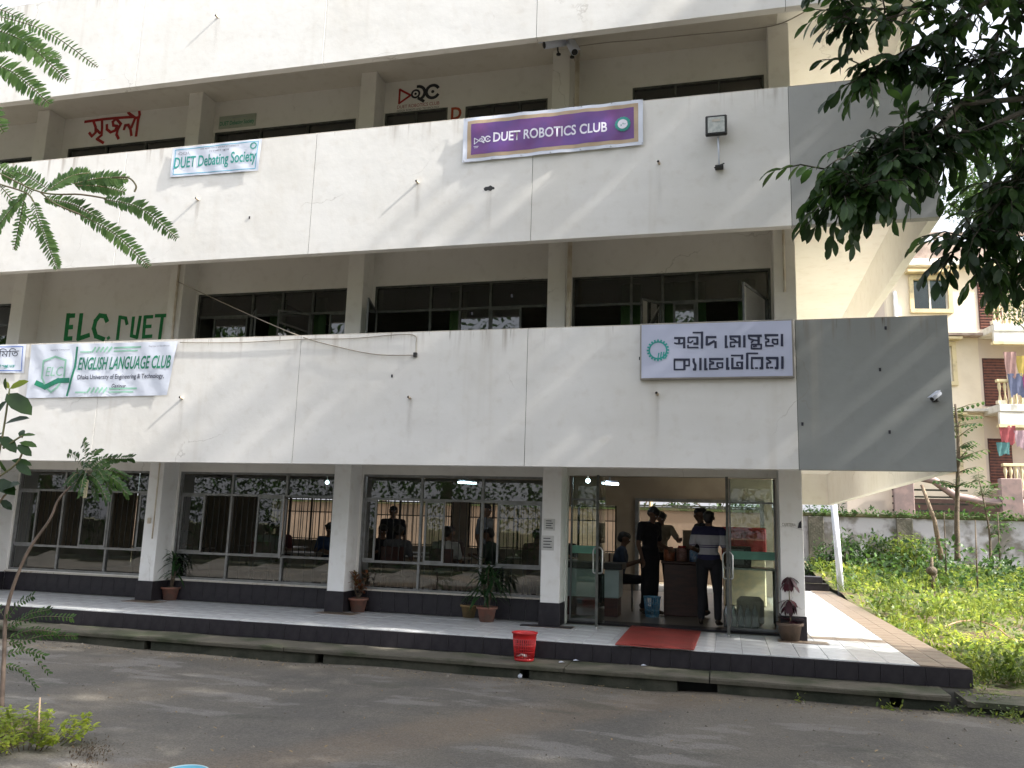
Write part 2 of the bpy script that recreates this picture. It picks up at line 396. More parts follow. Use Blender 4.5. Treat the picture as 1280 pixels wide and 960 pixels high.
def lawn_h(X, Y):
    return -.27 + .03 * np.clip(Y, 0, 20) + .05 * np.sin(X * .9 + 1) * np.sin(Y * .7) + .03 * np.sin(X * 2.7 + Y * 1.9)
V, Fc = grid(2.47, 42, 160, .55, 40, 160, lawn_h)
m_lawn = M('lawn_soil', (.10, .11, .035), (.12, .085, .05), 1.2, .95, bump=.6, geo=True, lo=.45, hi=.6)
link('lawn', npmesh('lawn', V, Fc, True), m_lawn, kind='structure')
V, Fc = grid(-40, 2.46, 90, 12.02, 40, 50, lambda X, Y: -.1 + 0 * X + wob(X, Y))
link('back_yard', npmesh('yard', V, Fc, True), M('yard_earth', (.34, .27, .19), (.2, .17, .11), 1.5, .95, geo=True), kind='structure')

# raised veranda floor: core, dark risers, floor tiles, brown border tiles
XE = 2.44
plinth = MB().box(-16, XE, .012, 12.0, -.45, -.012).build('veranda_floor', m_grout, kind='structure')
ts = .30
def tilemesh(wx, wy, h=.012, g=.0025):
    return MB().box(g, wx - g, g, wy - g, -h, 0, b=.0012).mesh('floor_tile')
tw = tilemesh(ts, ts); tw.materials.append(m_tileW)
cnt = 0; ring = []
# front strip: rows y .02 .. 1.82, from x = 1.95 to the left; side walk: x 1.05 .. 1.95, y 2.12 .. 11.7
rows = [(i, .02 + ts * i) for i in range(6)]
spots = []
for i, y in rows:
    x = 1.95 - ts
    while x > -15: spots.append((x, y)); x -= ts
for j in range(32):
    for k in range(3): spots.append((1.95 - ts * (k + 1), 2.14 + ts * j))
spots.sort(key=lambda p: (Vector((p[0], p[1], 0)) - CAM).length)
stuff = MB()
for x, y in spots:
    if cnt < 300:
        o = link('floor_tile', tw, None, plinth); o.location = (x, y, random.uniform(-.0012, .0012)); cnt += 1
    else: stuff.box(x + .0025, x + ts - .0025, y + .0025, y + ts - .0025, -.012, random.uniform(-.001, .001))
stuff.build('floor_tiling', m_tileW, plinth, kind='stuff')
tb = tilemesh(.24, .30); tb.materials.append(m_tileB)
for k in range(2):
    for j in range(40):
        o = link('border_tile', tb, None, plinth); o.location = (1.955 + .24 * k, .01 + .3 * j, random.uniform(-.001, .001))
tb2 = tilemesh(.30, .30); tb2.materials.append(m_tileB)
for k in range(10):
    o = link('border_tile', tb2, None, plinth); o.location = (1.95 - .3 * (k + 1) if k < 3 else -20, 1.83, 0)
    if k >= 3: bpy.data.objects.remove(o)
for x in (-9.0, -8.7, -5.75, -5.45, -2.6, -2.3, .6, .9):
    o = link('border_tile', tb2, None, plinth); o.location = (x, 1.24, .004)
rt_ = MB().box(.0015, .2185, -.010, .010, -.20, -.012, b=.002).mesh('riser_tile'); rt_.materials.append(m_tileD)
x = XE - .22
while x > -14.5:
    o = link('riser_tile', rt_, None, plinth); o.location = (x, random.uniform(-.001, .001), 0); x -= .22
x = .012
for j in range(26):
    o = link('riser_tile', rt_, None, plinth); o.location = (XE + .001, .012 + .22 * j, 0); o.rotation_euler = (0, 0, PI / 2)

# drain ledge along the road
led = MB()
def ledge(x0, x1, y0, z, seed):
    n = max(2, int((x1 - x0) / .25)); R = random.Random(seed); vs = []
    for i in range(n + 1):
        X = x0 + (x1 - x0) * i / n; a = R.uniform(-.008, .008); b = R.uniform(-.006, .006)
        vs += [(X, -.012, z + b), (X, y0 + a, z + b - .004), (X, y0 + a - .006, z - .02), (X, y0 + a, z - .055), (X, -.012, z - .055)]
    fs = []
    for i in range(n):
        for k in range(4): q = i * 5 + k; fs.append((q, q + 1, q + 6, q + 5))
        fs.append((i * 5 + 4, i * 5, i * 5 + 5, i * 5 + 9))
    fs += [(0, 4, 3, 2, 1), tuple(n * 5 + k for k in range(5))]
    return MB().add(vs, fs)
drain = thing('drain_cover', 'mossy concrete drain ledge running along the road below the white veranda', 'drain', (0, 0, 0))
cuts = [-16, -12.4, -8.9, -5.2, -1.76, -.20, 2.12]
for i in range(len(cuts) - 1):
    ledge(cuts[i] + .006, cuts[i + 1] - .006, -.5, -.205, i).build('concrete_slab', m_conc, drain)
w_ = MB()
holes = [(-12.0, .1), (-7.15, .1), (-4.75, .11), (-2.22, .11), (-.33, .42), (1.62, .12)]
xx = -16
for hx, hw in holes:
    w_.box(xx, hx - hw / 2, -.455, -.1, -.5, -.262); xx = hx + hw / 2
w_.box(xx, 2.1, -.455, -.1, -.5, -.262)
w_.build('drain_wall', m_concd, drain)
MB().box(-16, 2.1, -.099, -.02, -.5, -.262).build('drain_back', m_black, drain)
cul = thing('culvert_slab', 'low mossy concrete culvert slab at the right end of the veranda, weeds in front', 'culvert')
MB().add([(2.26, .0, -.24), (2.26, -.5, -.245), (5.4, -.62, -.25), (5.4, .05, -.24), (2.26, 0, -.30), (2.26, -.5, -.30), (5.4, -.62, -.31), (5.4, .05, -.30)],
         [(0, 1, 2, 3), (4, 7, 6, 5), (1, 5, 6, 2), (0, 4, 5, 1), (0, 3, 7, 4), (3, 2, 6, 7)]).build('concrete_slab', m_conc, cul)
MB().box(2.2, 5.4, -.44, -.3, -.5, -.312).build('drain_wall', m_concd, cul)
V, Fc = grid(2.46, 6, 24, -.02, .75, 10, lambda X, Y: -.235 + .02 * np.sin(X * 7) * np.sin(Y * 9) + .02 * (X > 3))
link('mossy_corner', npmesh('mc', V, Fc, True), M('moss', (.14, .16, .05), (.16, .13, .10), 5, .95, bump=.7, bscale=40, geo=True), kind='structure')

# ------------------------------------------------------------------ main building
bld = thing('college_building', 'three storey white college building with long plain parapet bands and glazed ground floor cafeteria', 'building')
LV = [(2.04, 3.785), (4.94, 6.74), (7.815, 9.55)]
seams = [-15.15, -11.95, -8.75, -5.57, -2.40, .80, 2.42]
for li, (z0, z1) in enumerate(LV):
    for i in range(len(seams) - 1):
        a, b = seams[i], seams[i + 1]
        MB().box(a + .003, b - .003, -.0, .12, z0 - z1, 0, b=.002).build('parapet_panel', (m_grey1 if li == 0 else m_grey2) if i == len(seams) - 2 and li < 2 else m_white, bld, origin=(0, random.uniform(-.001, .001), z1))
    MB().box(-15.2, 2.41, .008, .112, z0 + .01, z1 - .01).build('parapet_joint', m_concd, bld)
    # side parapet and rear parapet
    MB().box(2.30, 2.419, .122, 10.9, z0 - z1, 0, b=.005).build('side_parapet', m_cream, bld, origin=(0, 0, z1))
    MB().box(-15.2, 2.298, 10.78, 10.9, z0 - z1, 0).build('rear_parapet', m_cream, bld, origin=(0, 0, z1))
for i, z in enumerate((2.75, 5.65, 8.55)):
    MB().box(-15.2, .79, .122, 10.778, z, z + .15).build('floor_slab', m_sofit, bld)
    MB().box(.792, 2.298, .122, 10.778, z, z + .15).build('side_gallery_slab', m_cream, bld)  # same slab continued, split off so its lighter cream carries the sun bounce
# columns
CX = [-15.1, -11.86, -8.66, -5.42, -2.22, .95]
for cx in CX:
    wdt = .27 if cx < .9 else .29
    for z0, z1 in ((0, 2.75), (2.9, 5.65), (5.8, 8.55)):
        MB().box(cx - wdt, cx, 1.49, 1.95, z0, z1, b=.008).build('column', m_col if z0 == 0 else m_ccol, bld)
    c = MB()
    c.box(cx - wdt - .012, cx + .012, 1.475, 1.84, 0.003, .30, b=.004).build('column_base_tiles', m_tileD, bld)
# pipes on columns
for cx, a, b, r in ((-2.16, 2.9, 5.62, .035), (-2.1, 5.8, 8.5, .035), (-8.74, 2.9, 5.6, .02), (-8.72, .95, 2.7, .012), (.80, 4.55, 5.6, .018)):
    MB().tube([(cx, 1.45, a), (cx, 1.45, b)], r, 10).build('drain_pipe', m_pipe, bld)

def wall_with_openings(x0, x1, y0, y1, z0, z1, ops, m, name='wall'):
    """ops: (xa, xb, za, zb) sorted by x"""
    mb = MB(); x = x0
    for xa, xb, za, zb in ops:
        if xa > x: mb.box(x, xa, y0, y1, z0, z1)
        if za > z0: mb.box(xa, xb, y0, y1, z0, za)
        if zb < z1: mb.box(xa, xb, y0, y1, zb, z1)
        x = xb
    if x1 > x: mb.box(x, x1, y0, y1, z0, z1)
    return mb.build(name, m, bld)
YW0, YW1 = 1.86, 1.98
bays = [(-15.1, -12.13), (-11.86, -8.93), (-8.66, -5.69), (-5.42, -2.49), (-2.22, .66)]
# ground floor windows / wall
G = [(-15.0, -12.2, .34, 2.03), (-11.82, -8.97, .34, 2.03), (-8.62, -5.72, .33, 2.03), (-5.38, -2.52, .32, 2.03), (-2.20, .655, 0, 2.06)]
wall_with_openings(-15.1, .66, YW0, YW1, 0, 2.75, G, m_inner)
# first floor: bay 1 is blank (painted letters)
G1 = [(-15.0, -12.35, 3.7, 5.02), (-8.62, -5.72, 3.7, 5.02), (-5.38, -2.52, 3.7, 5.02), (-2.19, .645, 3.7, 5.02)]
wall_with_openings(-15.1, .66, YW0, YW1, 2.9, 5.65, G1, m_inner)
G2 = [(-15, -12.35, 6.6, 7.87), (-11.72, -9.2, 6.6, 7.95), (-8.62, -5.92, 6.6, 7.97), (-5.40, -4.30, 6.6, 8.0), (-4.0, -2.64, 6.6, 7.98), (-1.31, .62, 6.6, 8.0)]
wall_with_openings(-15.1, .66, YW0, YW1, 5.8, 8.55, G2, m_inner)
# side and back walls of the rooms
for z0, z1 in ((2.9, 5.65), (5.8, 8.55)):
    MB().box(.80, .94, 1.952, 9.1, z0, z1).build('wall', m_cream, bld)
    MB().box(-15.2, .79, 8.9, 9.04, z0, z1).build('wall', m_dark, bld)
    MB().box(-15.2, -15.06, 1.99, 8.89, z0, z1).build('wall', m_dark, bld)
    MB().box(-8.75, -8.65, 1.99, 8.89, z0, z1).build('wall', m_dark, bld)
# ground room
MB().box(.80, .94, 1.952, 5.6, 0.004, 2.75).build('wall', m_inner, bld)
MB().box(-15.2, -15.06, 1.99, 8.89, 0.004, 2.75).build('wall', m_int, bld)
RW = [(-11.2, -9.4, .85, 1.85), (-8.3, -6.3, .8, 1.85), (-5.9, -4.1, .8, 1.85), (-3.7, -2.4, .8, 1.85), (-1.98, .78, .004, 2.03)]
wall_with_openings(-15.05, .95, 8.9, 9.04, .004, 2.75, RW, m_int)
MB().box(-15.0, .79, 8.896, 8.899, 2.2, 2.74)
fl = MB().box(-15.0, .79, 2.35, 8.89, -.006, .006).build('room_floor', M('interior_floor', (.20, .17, .14), (.16, .14, .12), 3, .35), bld)
MB().box(-2.22, .66, 2.0, 2.34, -.004, .018, b=.004).build('door_threshold', m_tileD, bld)
MB().box(-2.24, .66, 1.885, 1.955, 2.06, 2.75).build('door_lintel_panel', m_inner, bld)
# base tiles under the ground windows, sill strips
bt = MB().box(.0015, .2185, -.010, .0, 0.004, .30, b=.002).mesh('base_tile'); bt.materials.append(m_tileD)
for (a, b) in bays[:4]:
    x = a
    while x < b - .1:
        o = link('base_tile', bt, None, bld); o.location = (x, 1.858 + random.uniform(-.001, .001), 0); x += .22
    MB().box(a, b, 1.83, 1.95, .302, .325, b=.003).build('window_sill', m_white, bld)

# back window grilles (ground floor, rear wall)
for xa, xb, za, zb in RW[:-1]:
    g = MB()
    x = xa + .06
    while x < xb: g.box(x - .006, x + .006, 8.95, 8.962, za, zb); x += .115
    for z in (za + .03, (za + zb) / 2 + .18, zb - .03): g.box(xa, xb, 8.945, 8.966, z - .012, z + .012)
    for x in (xa + .02, xa + (xb - xa) / 3, xa + 2 * (xb - xa) / 3, xb - .02): g.box(x - .02, x + .02, 8.93, 8.968, za, zb)
    g.build('rear_window_grille', m_grille, bld)
# rear doorway frame
fr = MB()
fr.box(-1.98, -1.90, 8.86, 9.06, .01, 2.03).box(.70, .78, 8.86, 9.06, .01, 2.03).box(-1.9, .7, 8.861, 9.06, 1.96, 2.03)
fr.build('rear_door_frame', m_alu, bld)

def window(x0, x1, z0, z1, cols, zrows, y=1.90, sashes=(), metal=m_alu, grille=True, panes=m_glass, thick=.035):
    """window part with its frame bars, panes and opened sashes"""
    f = MB(); t = thick
    f.box(x0, x1, y - .03, y + .03, z1 - t, z1 - .002).box(x0, x1, y - .03, y + .03, z0 + .002, z0 + t)
    f.box(x0, x0 + t, y - .029, y + .029, z0 + t, z1 - t).box(x1 - t, x1, y - .029, y + .029, z0 + t, z1 - t)
    xs = [x0 + t] + [x0 + (x1 - x0) * c for c in cols] + [x1 - t]
    for c in xs[1:-1]: f.box(c - t / 2, c + t / 2, y - .028, y + .028, z0 + t, z1 - t)
    zs = [z0 + t] + list(zrows) + [z1 - t]
    for z in zs[1:-1]:
        for i in range(len(xs) - 1): f.box(xs[i] + t / 2, xs[i + 1] - t / 2, y - .026, y + .026, z - t / 2, z + t / 2)
    W = f.build('window', metal, bld)
    for i in range(len(xs) - 1):
        for j in range(len(zs) - 1):
            a, b, c, d = xs[i] + t * .4, xs[i + 1] - t * .4, zs[j] + t * .4, zs[j + 1] - t * .4
            sp_ = dict(sashes).get((i, j))
            if sp_ is None:
                tilt = random.uniform(-.006, .006)
                MB().add([(a, y - tilt, c), (b, y + tilt, c), (b, y + tilt + random.uniform(-.003, .003), d), (a, y - tilt, d)], [(0, 1, 2, 3)]).build('pane', panes, W)
            elif sp_ == 'open': pass
            else:
                # two leaves: casements or sliding leaves; (kind, value)
                kind, val = sp_
                if kind == 'case':      # casement hinged at left(+)/right(-), opened by the angle
                    wd = (b - a); hx = a if val > 0 else b; sg = 1 if val > 0 else -1; ang = abs(val)
                    s_ = MB(); tt = .028
                    for (u0, u1, w0, w1) in ((0, wd, 0, tt), (0, wd, d - c - tt, d - c), (0, tt, tt, d - c - tt), (wd - tt, wd, tt, d - c - tt)):
                        s_.box(u0 * sg if sg > 0 else -u1, u1 if sg > 0 else -u0, -.012, .012, w0, w1)
                    so_ = s_.build('sash', metal, W); so_.location = (hx, y - .03, c); so_.rotation_euler = (0, 0, -ang * sg)
                    s2 = MB(); s2.add([(tt * sg, 0, tt), ((wd - tt) * sg, 0, tt), ((wd - tt) * sg, 0, d - c - tt), (tt * sg, 0, d - c - tt)], [(0, 1, 2, 3)])
                    po = s2.build('pane', panes, W); po.location = so_.location; po.rotation_euler = so_.rotation_euler
                elif kind == 'slide':   # leaf covers part of the bay
                    u0, u1 = a + (b - a) * val[0], a + (b - a) * val[1]; tt = .03
                    s_ = MB()
                    s_.box(u0, u0 + tt, y - .04, y - .015, c, d).box(u1 - tt, u1, y - .04, y - .015, c, d).box(u0 + tt, u1 - tt, y - .04, y - .015, c, c + tt).box(u0 + tt, u1 - tt, y - .04, y - .015, d - tt, d)
                    s_.build('sash', metal, W)
                    MB().add([(u0 + tt, y - .027, c + tt), (u1 - tt, y - .029, c + tt), (u1 - tt, y - .028, d - tt), (u0 + tt, y - .027, d - tt)], [(0, 1, 2, 3)]).build('pane', panes, W)
    if grille:
        g = MB(); x = x0 + .06
        while x < x1 - .03: g.box(x - .005, x + .005, y + .075, y + .085, zs[1] if len(zs) > 2 else z0, zs[-2] if len(zs) > 2 else z1); x += .105
        g.build('grille', m_grille, W)
    return W
r3 = (1 / 3, 2 / 3)
window(-15.0, -12.2, .34, 2.03, r3, (.75, 1.68))
window(-11.82, -8.97, .34, 2.03, r3, (.75, 1.68), sashes=[((0, 1), ('slide', (0, .45))), ((1, 1), ('slide', (.42, 1))), ((2, 1), ('slide', (.62, 1.0)))])
window(-8.62, -5.72, .33, 2.03, r3, (.74, 1.67), sashes=[((0, 1), ('slide', (.02, .5))), ((1, 1), ('slide', (.5, .98))), ((2, 1), ('case', 1.1))])
window(-5.38, -2.52, .32, 2.03, r3, (.73, 1.66), sashes=[((0, 1), ('slide', (0, .22))), ((1, 1), ('slide', (.06, .4))), ((2, 1), ('slide', (.25, 1)))])
window(-15.0, -12.35, 3.7, 5.02, (.5,), (4.62,), metal=m_brz)
window(-8.62, -5.72, 3.7, 5.02, (.36, .55, .74), (4.62,), metal=m_brz, grille=False, sashes=[((0, 0), ('slide', (.3, .95))), ((1, 0), ('case', .9)), ((2, 0), ('case', -.7)), ((3, 0), ('slide', (.45, 1)))])
window(-5.38, -2.52, 3.7, 5.02, (.33, .5, .67), (4.60,), metal=m_brz, grille=False, sashes=[((0, 0), ('case', 1.3)), ((1, 0), 'open'), ((3, 0), ('slide', (0, .55)))])
window(-2.19, .645, 3.7, 5.02, (.31, .47, .64), (4.58,), metal=m_brz, grille=False, sashes=[((1, 0), ('case', -.9)), ((0, 0), 'open'), ((2, 0), ('slide', (.3, 1))), ((3, 0), ('case', -1.2))])
for (a, b, c, d) in G2:
    window(a, b, c, d, r3 if b - a > 1.3 else (.5,), (7.3,), metal=m_brz, grille=False)
# green curtains behind the first floor windows
cm = M('green_curtain', (.05, .10, .03), (.03, .07, .025), 3, .9)
def curtain(x0, x1, z0, z1, y, m=cm, seed=0):
    n = int((x1 - x0) / .025); xs = np.linspace(x0, x1, n)
    ph = np.cumsum(RNG.uniform(.3, 1.1, n)); yy = y + .03 * np.sin(ph)
    V = np.array([(x, q, z) for x, q in zip(xs, yy) for z in (z0, z1)]); i = np.arange(n - 1) * 2
    return link('curtain', npmesh('curtain', V, np.stack([i, i + 2, i + 3, i + 1], 1), True), m, bld)
for a, b in ((-1.5, -1.2), (-.85, -.25), (-7.4, -7.1), (-6.6, -6.35), (.2, .45), (-4.2, -3.9)): curtain(a, b, 3.4, 4.95, 2.12)

# painted lettering on walls, flat print
m_gpaint = M('green_wall_paint', (.01, .16, .045), (.015, .22, .07), 6, .8)
m_rpaint = M('red_wall_paint', (.35, .02, .02), (.25, .02, .02), 6, .8)
m_kpaint = M('black_wall_paint', (.03, .03, .04), None, 6, .8)
m_opaint = M('orange_wall_paint', (.42, .07, .03), None, 6, .8)
YT = YW0 - .004
mb = MB()   # brush painted letters, strokes measured on the photograph
for wd_, sts in ((.082, ([(455, 125), (437, 285)], [(455, 132), (492, 130)], [(447, 210), (478, 207)], [(437, 285), (473, 283)], [(542, 125), (522, 285)], [(522, 285), (590, 262)], [(712, 165), (700, 135), (665, 130), (638, 165), (625, 215), (640, 268), (690, 288)])),
                 (.062, ([(722, 278), (724, 282)], [(800, 138), (783, 285)], [(802, 142), (838, 148), (846, 185)], [(890, 145), (876, 265), (912, 276), (935, 140)], [(968, 138), (956, 275)], [(970, 140), (1015, 138)], [(962, 205), (1003, 202)], [(956, 272), (1008, 268)], [(1040, 132), (1103, 130)], [(1083, 138), (1064, 282)]))):
    for st_ in sts:
        P3 = [at(u / 5.333, 370 + v / 5.333, YT) for u, v in st_]; ribbon(mb, [(p.x, p.z) for p in P3], wd_, YT)
mb.build('painted_sign', m_gpaint, bld, label='large green painted letters on the blank first floor wall')

mb = MB()
for st_ in ([(125, 360), (450, 315), (700, 290), (1000, 270)], [(280, 350), (320, 460), (320, 560), (250, 630), (205, 570)], [(330, 500), (400, 570)], [(440, 330), (440, 480), (430, 610), (345, 680), (460, 750)],
            [(530, 420), (530, 500), (600, 555), (680, 525), (720, 440), (650, 430), (640, 360), (700, 310)], [(720, 320), (790, 400), (730, 510), (710, 600), (745, 670)], [(850, 500), (870, 430), (930, 420), (970, 500), (985, 610)], [(1050, 310), (990, 460)], [(1000, 260), (930, 190), (940, 130), (1060, 95), (1130, 130), (1140, 230), (1110, 330), (1075, 620)], [(950, 210), (1060, 290), (1120, 280)]):
    P3 = [at(98 + u / 14.88, 128 + v / 14.88, YT) for u, v in st_]; ribbon(mb, [(p.x, p.z) for p in P3], .055, YT)
mb.build('painted_sign', m_rpaint, bld, label='red brush painted Bengali word on the top floor wall')
def drc_logo(x0, z0, s, Y, mats, parent, text=True, wrap=None):
    """D-shaped play triangle, ringed target with tail, open C with a dot; s = width"""
    a = MB(); k = s
    ribbon(a, [(x0 + .03 * k, z0 + .18 * k), (x0 + .03 * k, z0 + .52 * k), (x0 + .30 * k, z0 + .35 * k), (x0 + .03 * k, z0 + .18 * k)], .05 * k, Y, 0, wrap)
    ribbon(a, ring_pts(x0 + .42 * k, z0 + .37 * k, .09 * k, n=20), .045 * k, Y - .001, 1, wrap)
    ribbon(a, ring_pts(x0 + .42 * k, z0 + .37 * k, .015 * k, n=8), .03 * k, Y - .001, 1, wrap)
    ribbon(a, ring_pts(x0 + .48 * k, z0 + .38 * k, .16 * k, -60, 95, n=16), .07 * k, Y - .002, 1, wrap)
    ribbon(a, [(x0 + .50 * k, z0 + .25 * k), (x0 + .62 * k, z0 + .17 * k)], .07 * k, Y - .002, 1, wrap)
    ribbon(a, ring_pts(x0 + .83 * k, z0 + .38 * k, .15 * k, 35, 325, n=22), .07 * k, Y - .001, 1, wrap)
    ribbon(a, ring_pts(x0 + .83 * k, z0 + .38 * k, .02 * k, n=8), .035 * k, Y - .001, 1, wrap)
    o = a.build('painted_logo', mats, parent)
    if text:
        lettering('DUET ROBOTICS CLUB', x0 - .01 * k, x0 + k, z0 + .05 * k, z0 + .13 * k, mats[0], parent, Y)
        lettering('DESIGN ROBOTS AND TECHNOLOGY', x0 - .01 * k, x0 + k, z0 - .03 * k, z0 + .02 * k, mats[1], parent, Y)
    return o
drc_logo(-5.18, 8.02, .73, YT, [m_rpaint, m_kpaint], bld)
lettering('D', -4.24, -4.06, 7.76, 7.98, m_opaint, bld, YT, bold=.03)

# ------------------------------------------------------------------ glass doors of the cafeteria
def door_leaf(X, yb, yf, flip, label):
    t = thing('glass_door', label, 'glass door', (X, yb, 0), group='open glass door leaves of the cafeteria')
    L = yb - yf
    MB().box(-.006, .006, -L, 0, .03, 2.04).build('glass_panel', m_dglass, t)
    MB().box(-.018, .018, -L - .004, -L + .004, .03, 2.04).build('edge_strip', m_brz, t)
    h = MB()
    for s in (-1, 1):
        pts = [(0.008 * s, -L + .07, .72)] + [(s * (.062 - .03 * (1 - math.sin(a))), -L + .07, .72 + .035 * (1 - math.cos(a)) * 0 + (a / (PI / 2)) * .02) for a in (.4, 1.0, 1.57)] + [(s * .062, -L + .07, 1.02)] + [(s * .045, -L + .07, 1.05), (s * .02, -L + .07, 1.065), (.008 * s, -L + .07, 1.065)]
        h.tube(pts, .011, 8)
    h.build('handle', m_steel, t)
    MB().box(-.012, .012, -L + .02, -L + .1, .0, .05).box(-.012, .012, -.12, -.02, 0, .05).build('floor_hinge', m_steel, t)
    return t
door_leaf(-1.70, 2.14, 1.42, 1, 'open glass door leaf with steel handle left of the cafeteria entrance')
door_leaf(.005, 2.14, 1.42, 1, 'open glass door leaf with steel handle right of the cafeteria entrance')
# fixed side panels
mg = M('frosted_band', (.14, .36, .27), None, 5, .35)
for xa, xb, nm in ((-2.2, -1.72, 'fixed glass panel left of the cafeteria entrance with green frosted band'), (.03, .65, 'fixed glass panel right of the cafeteria entrance with green frosted band')):
    t = thing('glass_screen', nm, 'glass screen', (xa, 2.16, 0))
    w = xb - xa
    MB().box(0, w, -.005, .005, .05, 2.06).build('glass_panel', m_dglass, t)
    f = MB().box(0, w, -.02, .02, .019, .05).box(0, .022, -.02, .02, .05, 2.06).box(w - .022, w, -.02, .02, .05, 2.06).box(.022, w - .022, -.018, .018, 1.72, 1.745)
    f.build('frame', m_alu, t)
    MB().box(.024, w - .024, -.009, -.0055, .96, 1.07).build('frosted_band', mg, t)
# paper notices on the columns
m_paper = M('paper', (.6, .6, .58), None, 5, .9)
for nm, X, z, w_, h_, tx in (('printed paper notice taped to the column left of the entrance', -2.42, 1.27, .20, .16, 'NOTICE'), ('lower printed paper notice with small icon on the column left of the entrance', -2.44, 1.0, .22, .2, 'CAFETERIA')):
    t = MB().box(X - w_ / 2 + .06, X + w_ / 2 + .02, 1.484, 1.487, z, z + h_).build('paper_notice', m_paper); tag(t, nm, 'notice')
    for k in range(4): MB().box(X - w_ / 2 + .09, X + w_ / 2 - .01 - .02 * (k % 2), 1.4825, 1.4836, z + h_ * (.18 + .2 * k), z + h_ * (.18 + .2 * k) + .012).build('print_line', m_kpaint, t)
lettering('CAFETERIA', .69, .86, 1.42, 1.46, m_cable, bld, 1.486)
MB().add([(.88, 1.486, 1.40), (.93, 1.486, 1.40), (.93, 1.486, 1.50), (.90, 1.486, 1.47)], [(0, 1, 2, 3)]).build('painted_mark', m_kpaint, bld)
MB().box(-8.86, -8.80, 1.47, 1.49, 1.18, 1.27, b=.004).build('switch_box', m_pipe, bld)

# ------------------------------------------------------------------ banners and signs on the parapets
def banner_grid(x0, x1, z0, z1, Y, wrap, n=60, k=14, corners=None):
    """sheet between four corners (x,z): bl br tr tl"""
    bl, br, tr, tl = corners or ((x0, z0), (x1, z0), (x1, z1), (x0, z1))
    V = []
    for j in range(k + 1):
        v = j / k
        for i in range(n + 1):
            u = i / n
            x = (1 - v) * ((1 - u) * bl[0] + u * br[0]) + v * ((1 - u) * tl[0] + u * tr[0])
            z = (1 - v) * ((1 - u) * bl[1] + u * br[1]) + v * ((1 - u) * tl[1] + u * tr[1])
            V.append((x, Y + wrap(x, z), z))
    Fc = [(j * (n + 1) + i, j * (n + 1) + i + 1, (j + 1) * (n + 1) + i + 1, (j + 1) * (n + 1) + i) for j in range(k) for i in range(n)]
    return npmesh('banner', V, Fc, True)
def wr1(x, z): return .006 * math.sin(9 * x + 5 * z) + .005 * math.sin(21 * x - 13 * z + 1) + .004 * math.sin(5 * x - 17 * z)
def wr2(x, z): return .005 * math.sin(4 * x + 3 * z) + .003 * math.sin(17 * x + 11 * z)
m_ban_w = M('banner_vinyl', (.66, .70, .80), (.60, .64, .74), 2, .38, bump=.22, bscale=5)
m_purple = M('purple_vinyl', (.115, .045, .24), (.16, .045, .20), 1.8, .32, lo=.35, hi=.65, bump=.3, bscale=5)
m_tan = M('tan_border_print', (.48, .36, .24), None, 4, .5)
m_whp = M('white_print', (.78, .76, .85), (.7, .68, .8), 3, .4)
m_tealp = M('teal_print', (.02, .30, .26), None, 4, .4)
m_greenp = M('green_print', (.01, .22, .12), (.02, .18, .12), 4, .4)
m_lgreenp = M('pale_green_print', (.30, .58, .45), None, 4, .4)
m_navy = M('navy_print', (.012, .016, .05), None, 4, .4)
m_bluep = M('blue_print', (.05, .14, .5), None, 4, .4)
m_greyp = M('grey_print', (.25, .26, .32), None, 4, .4)
m_pinkp = M('pink_print', (.6, .3, .38), None, 4, .4)
def sign(name, label, cat, corners, Y, wrap, m, group=None):
    bl = corners[0]; t = thing(name, label, cat, (bl[0], Y, bl[1]), group=group)
    return t
def child(o, t):
    o.parent = t; o.location = (-t.location[0], -t.location[1], -t.location[2]); return o
def gear(mb, cx, cz, r, Y, mi=0, teeth=20, wrap=None, wd=.02):
    ribbon(mb, ring_pts(cx, cz, r * .82, n=36), wd, Y, mi, wrap)
    for k in range(teeth):
        a = 2 * PI * k / teeth; ribbon(mb, [(cx + r * .86 * math.cos(a), cz + r * .86 * math.sin(a)), (cx + r * math.cos(a), cz + r * math.sin(a))], wd * 1.15, Y - .0005, mi, wrap)

# robotics banner
t = sign('banner', 'purple vinyl banner of the robotics club with tan border tied on the middle parapet', 'banner', ((-3.36, 6.10),), -.03, wr1, None)
cor = ((-3.36, 6.085), (-.96, 6.12), (-.965, 6.735), (-3.37, 6.715))
child(link('vinyl_sheet', banner_grid(0, 0, 0, 0, -.035, wr1, corners=cor), m_ban_w), t)
def inset(c, d, dz=None):
    dz = dz or d
    return ((c[0][0] + d, c[0][1] + dz), (c[1][0] - d, c[1][1] + dz), (c[2][0] - d, c[2][1] - dz), (c[3][0] + d, c[3][1] - dz))
child(link('printed_border', banner_grid(0, 0, 0, 0, -.0365, wr1, corners=inset(cor, .06, .045)), m_tan), t)
child(link('printed_field', banner_grid(0, 0, 0, 0, -.038, wr1, corners=inset(cor, .115, .095)), m_purple), t)
child(link('lettering', text_mesh('DUET ROBOTICS CLUB', -2.94, -1.42, 6.335, 6.475, -.0405, wrap=wr1, bold=.02), m_whp), t)
o = drc_logo(-3.21, 6.29, .24, -.044, [m_whp, m_whp], None, text=False, wrap=wr1); child(o, t)
lb = MB(); lb.box(-3.21, -2.97, -.0415, -.0405, 6.29, 6.297).box(-3.2, -2.99, -.0415, -.0405, 6.272, 6.278); child(lb.build('print_line', m_whp), t)
g = MB(); gear(g, -1.22, 6.42, .088, -.041, 0, 14, wr1, .03); child(g.build('gear_emblem', m_tealp), t)
g = MB(); n = 24; g.add([(-1.22 + .064 * math.cos(2 * PI * i / n), -.0425 + wr1(-1.22, 6.42), 6.42 + .064 * math.sin(2 * PI * i / n)) for i in range(n)], [tuple(range(n))]); child(g.build('emblem_disc', m_whp), t)
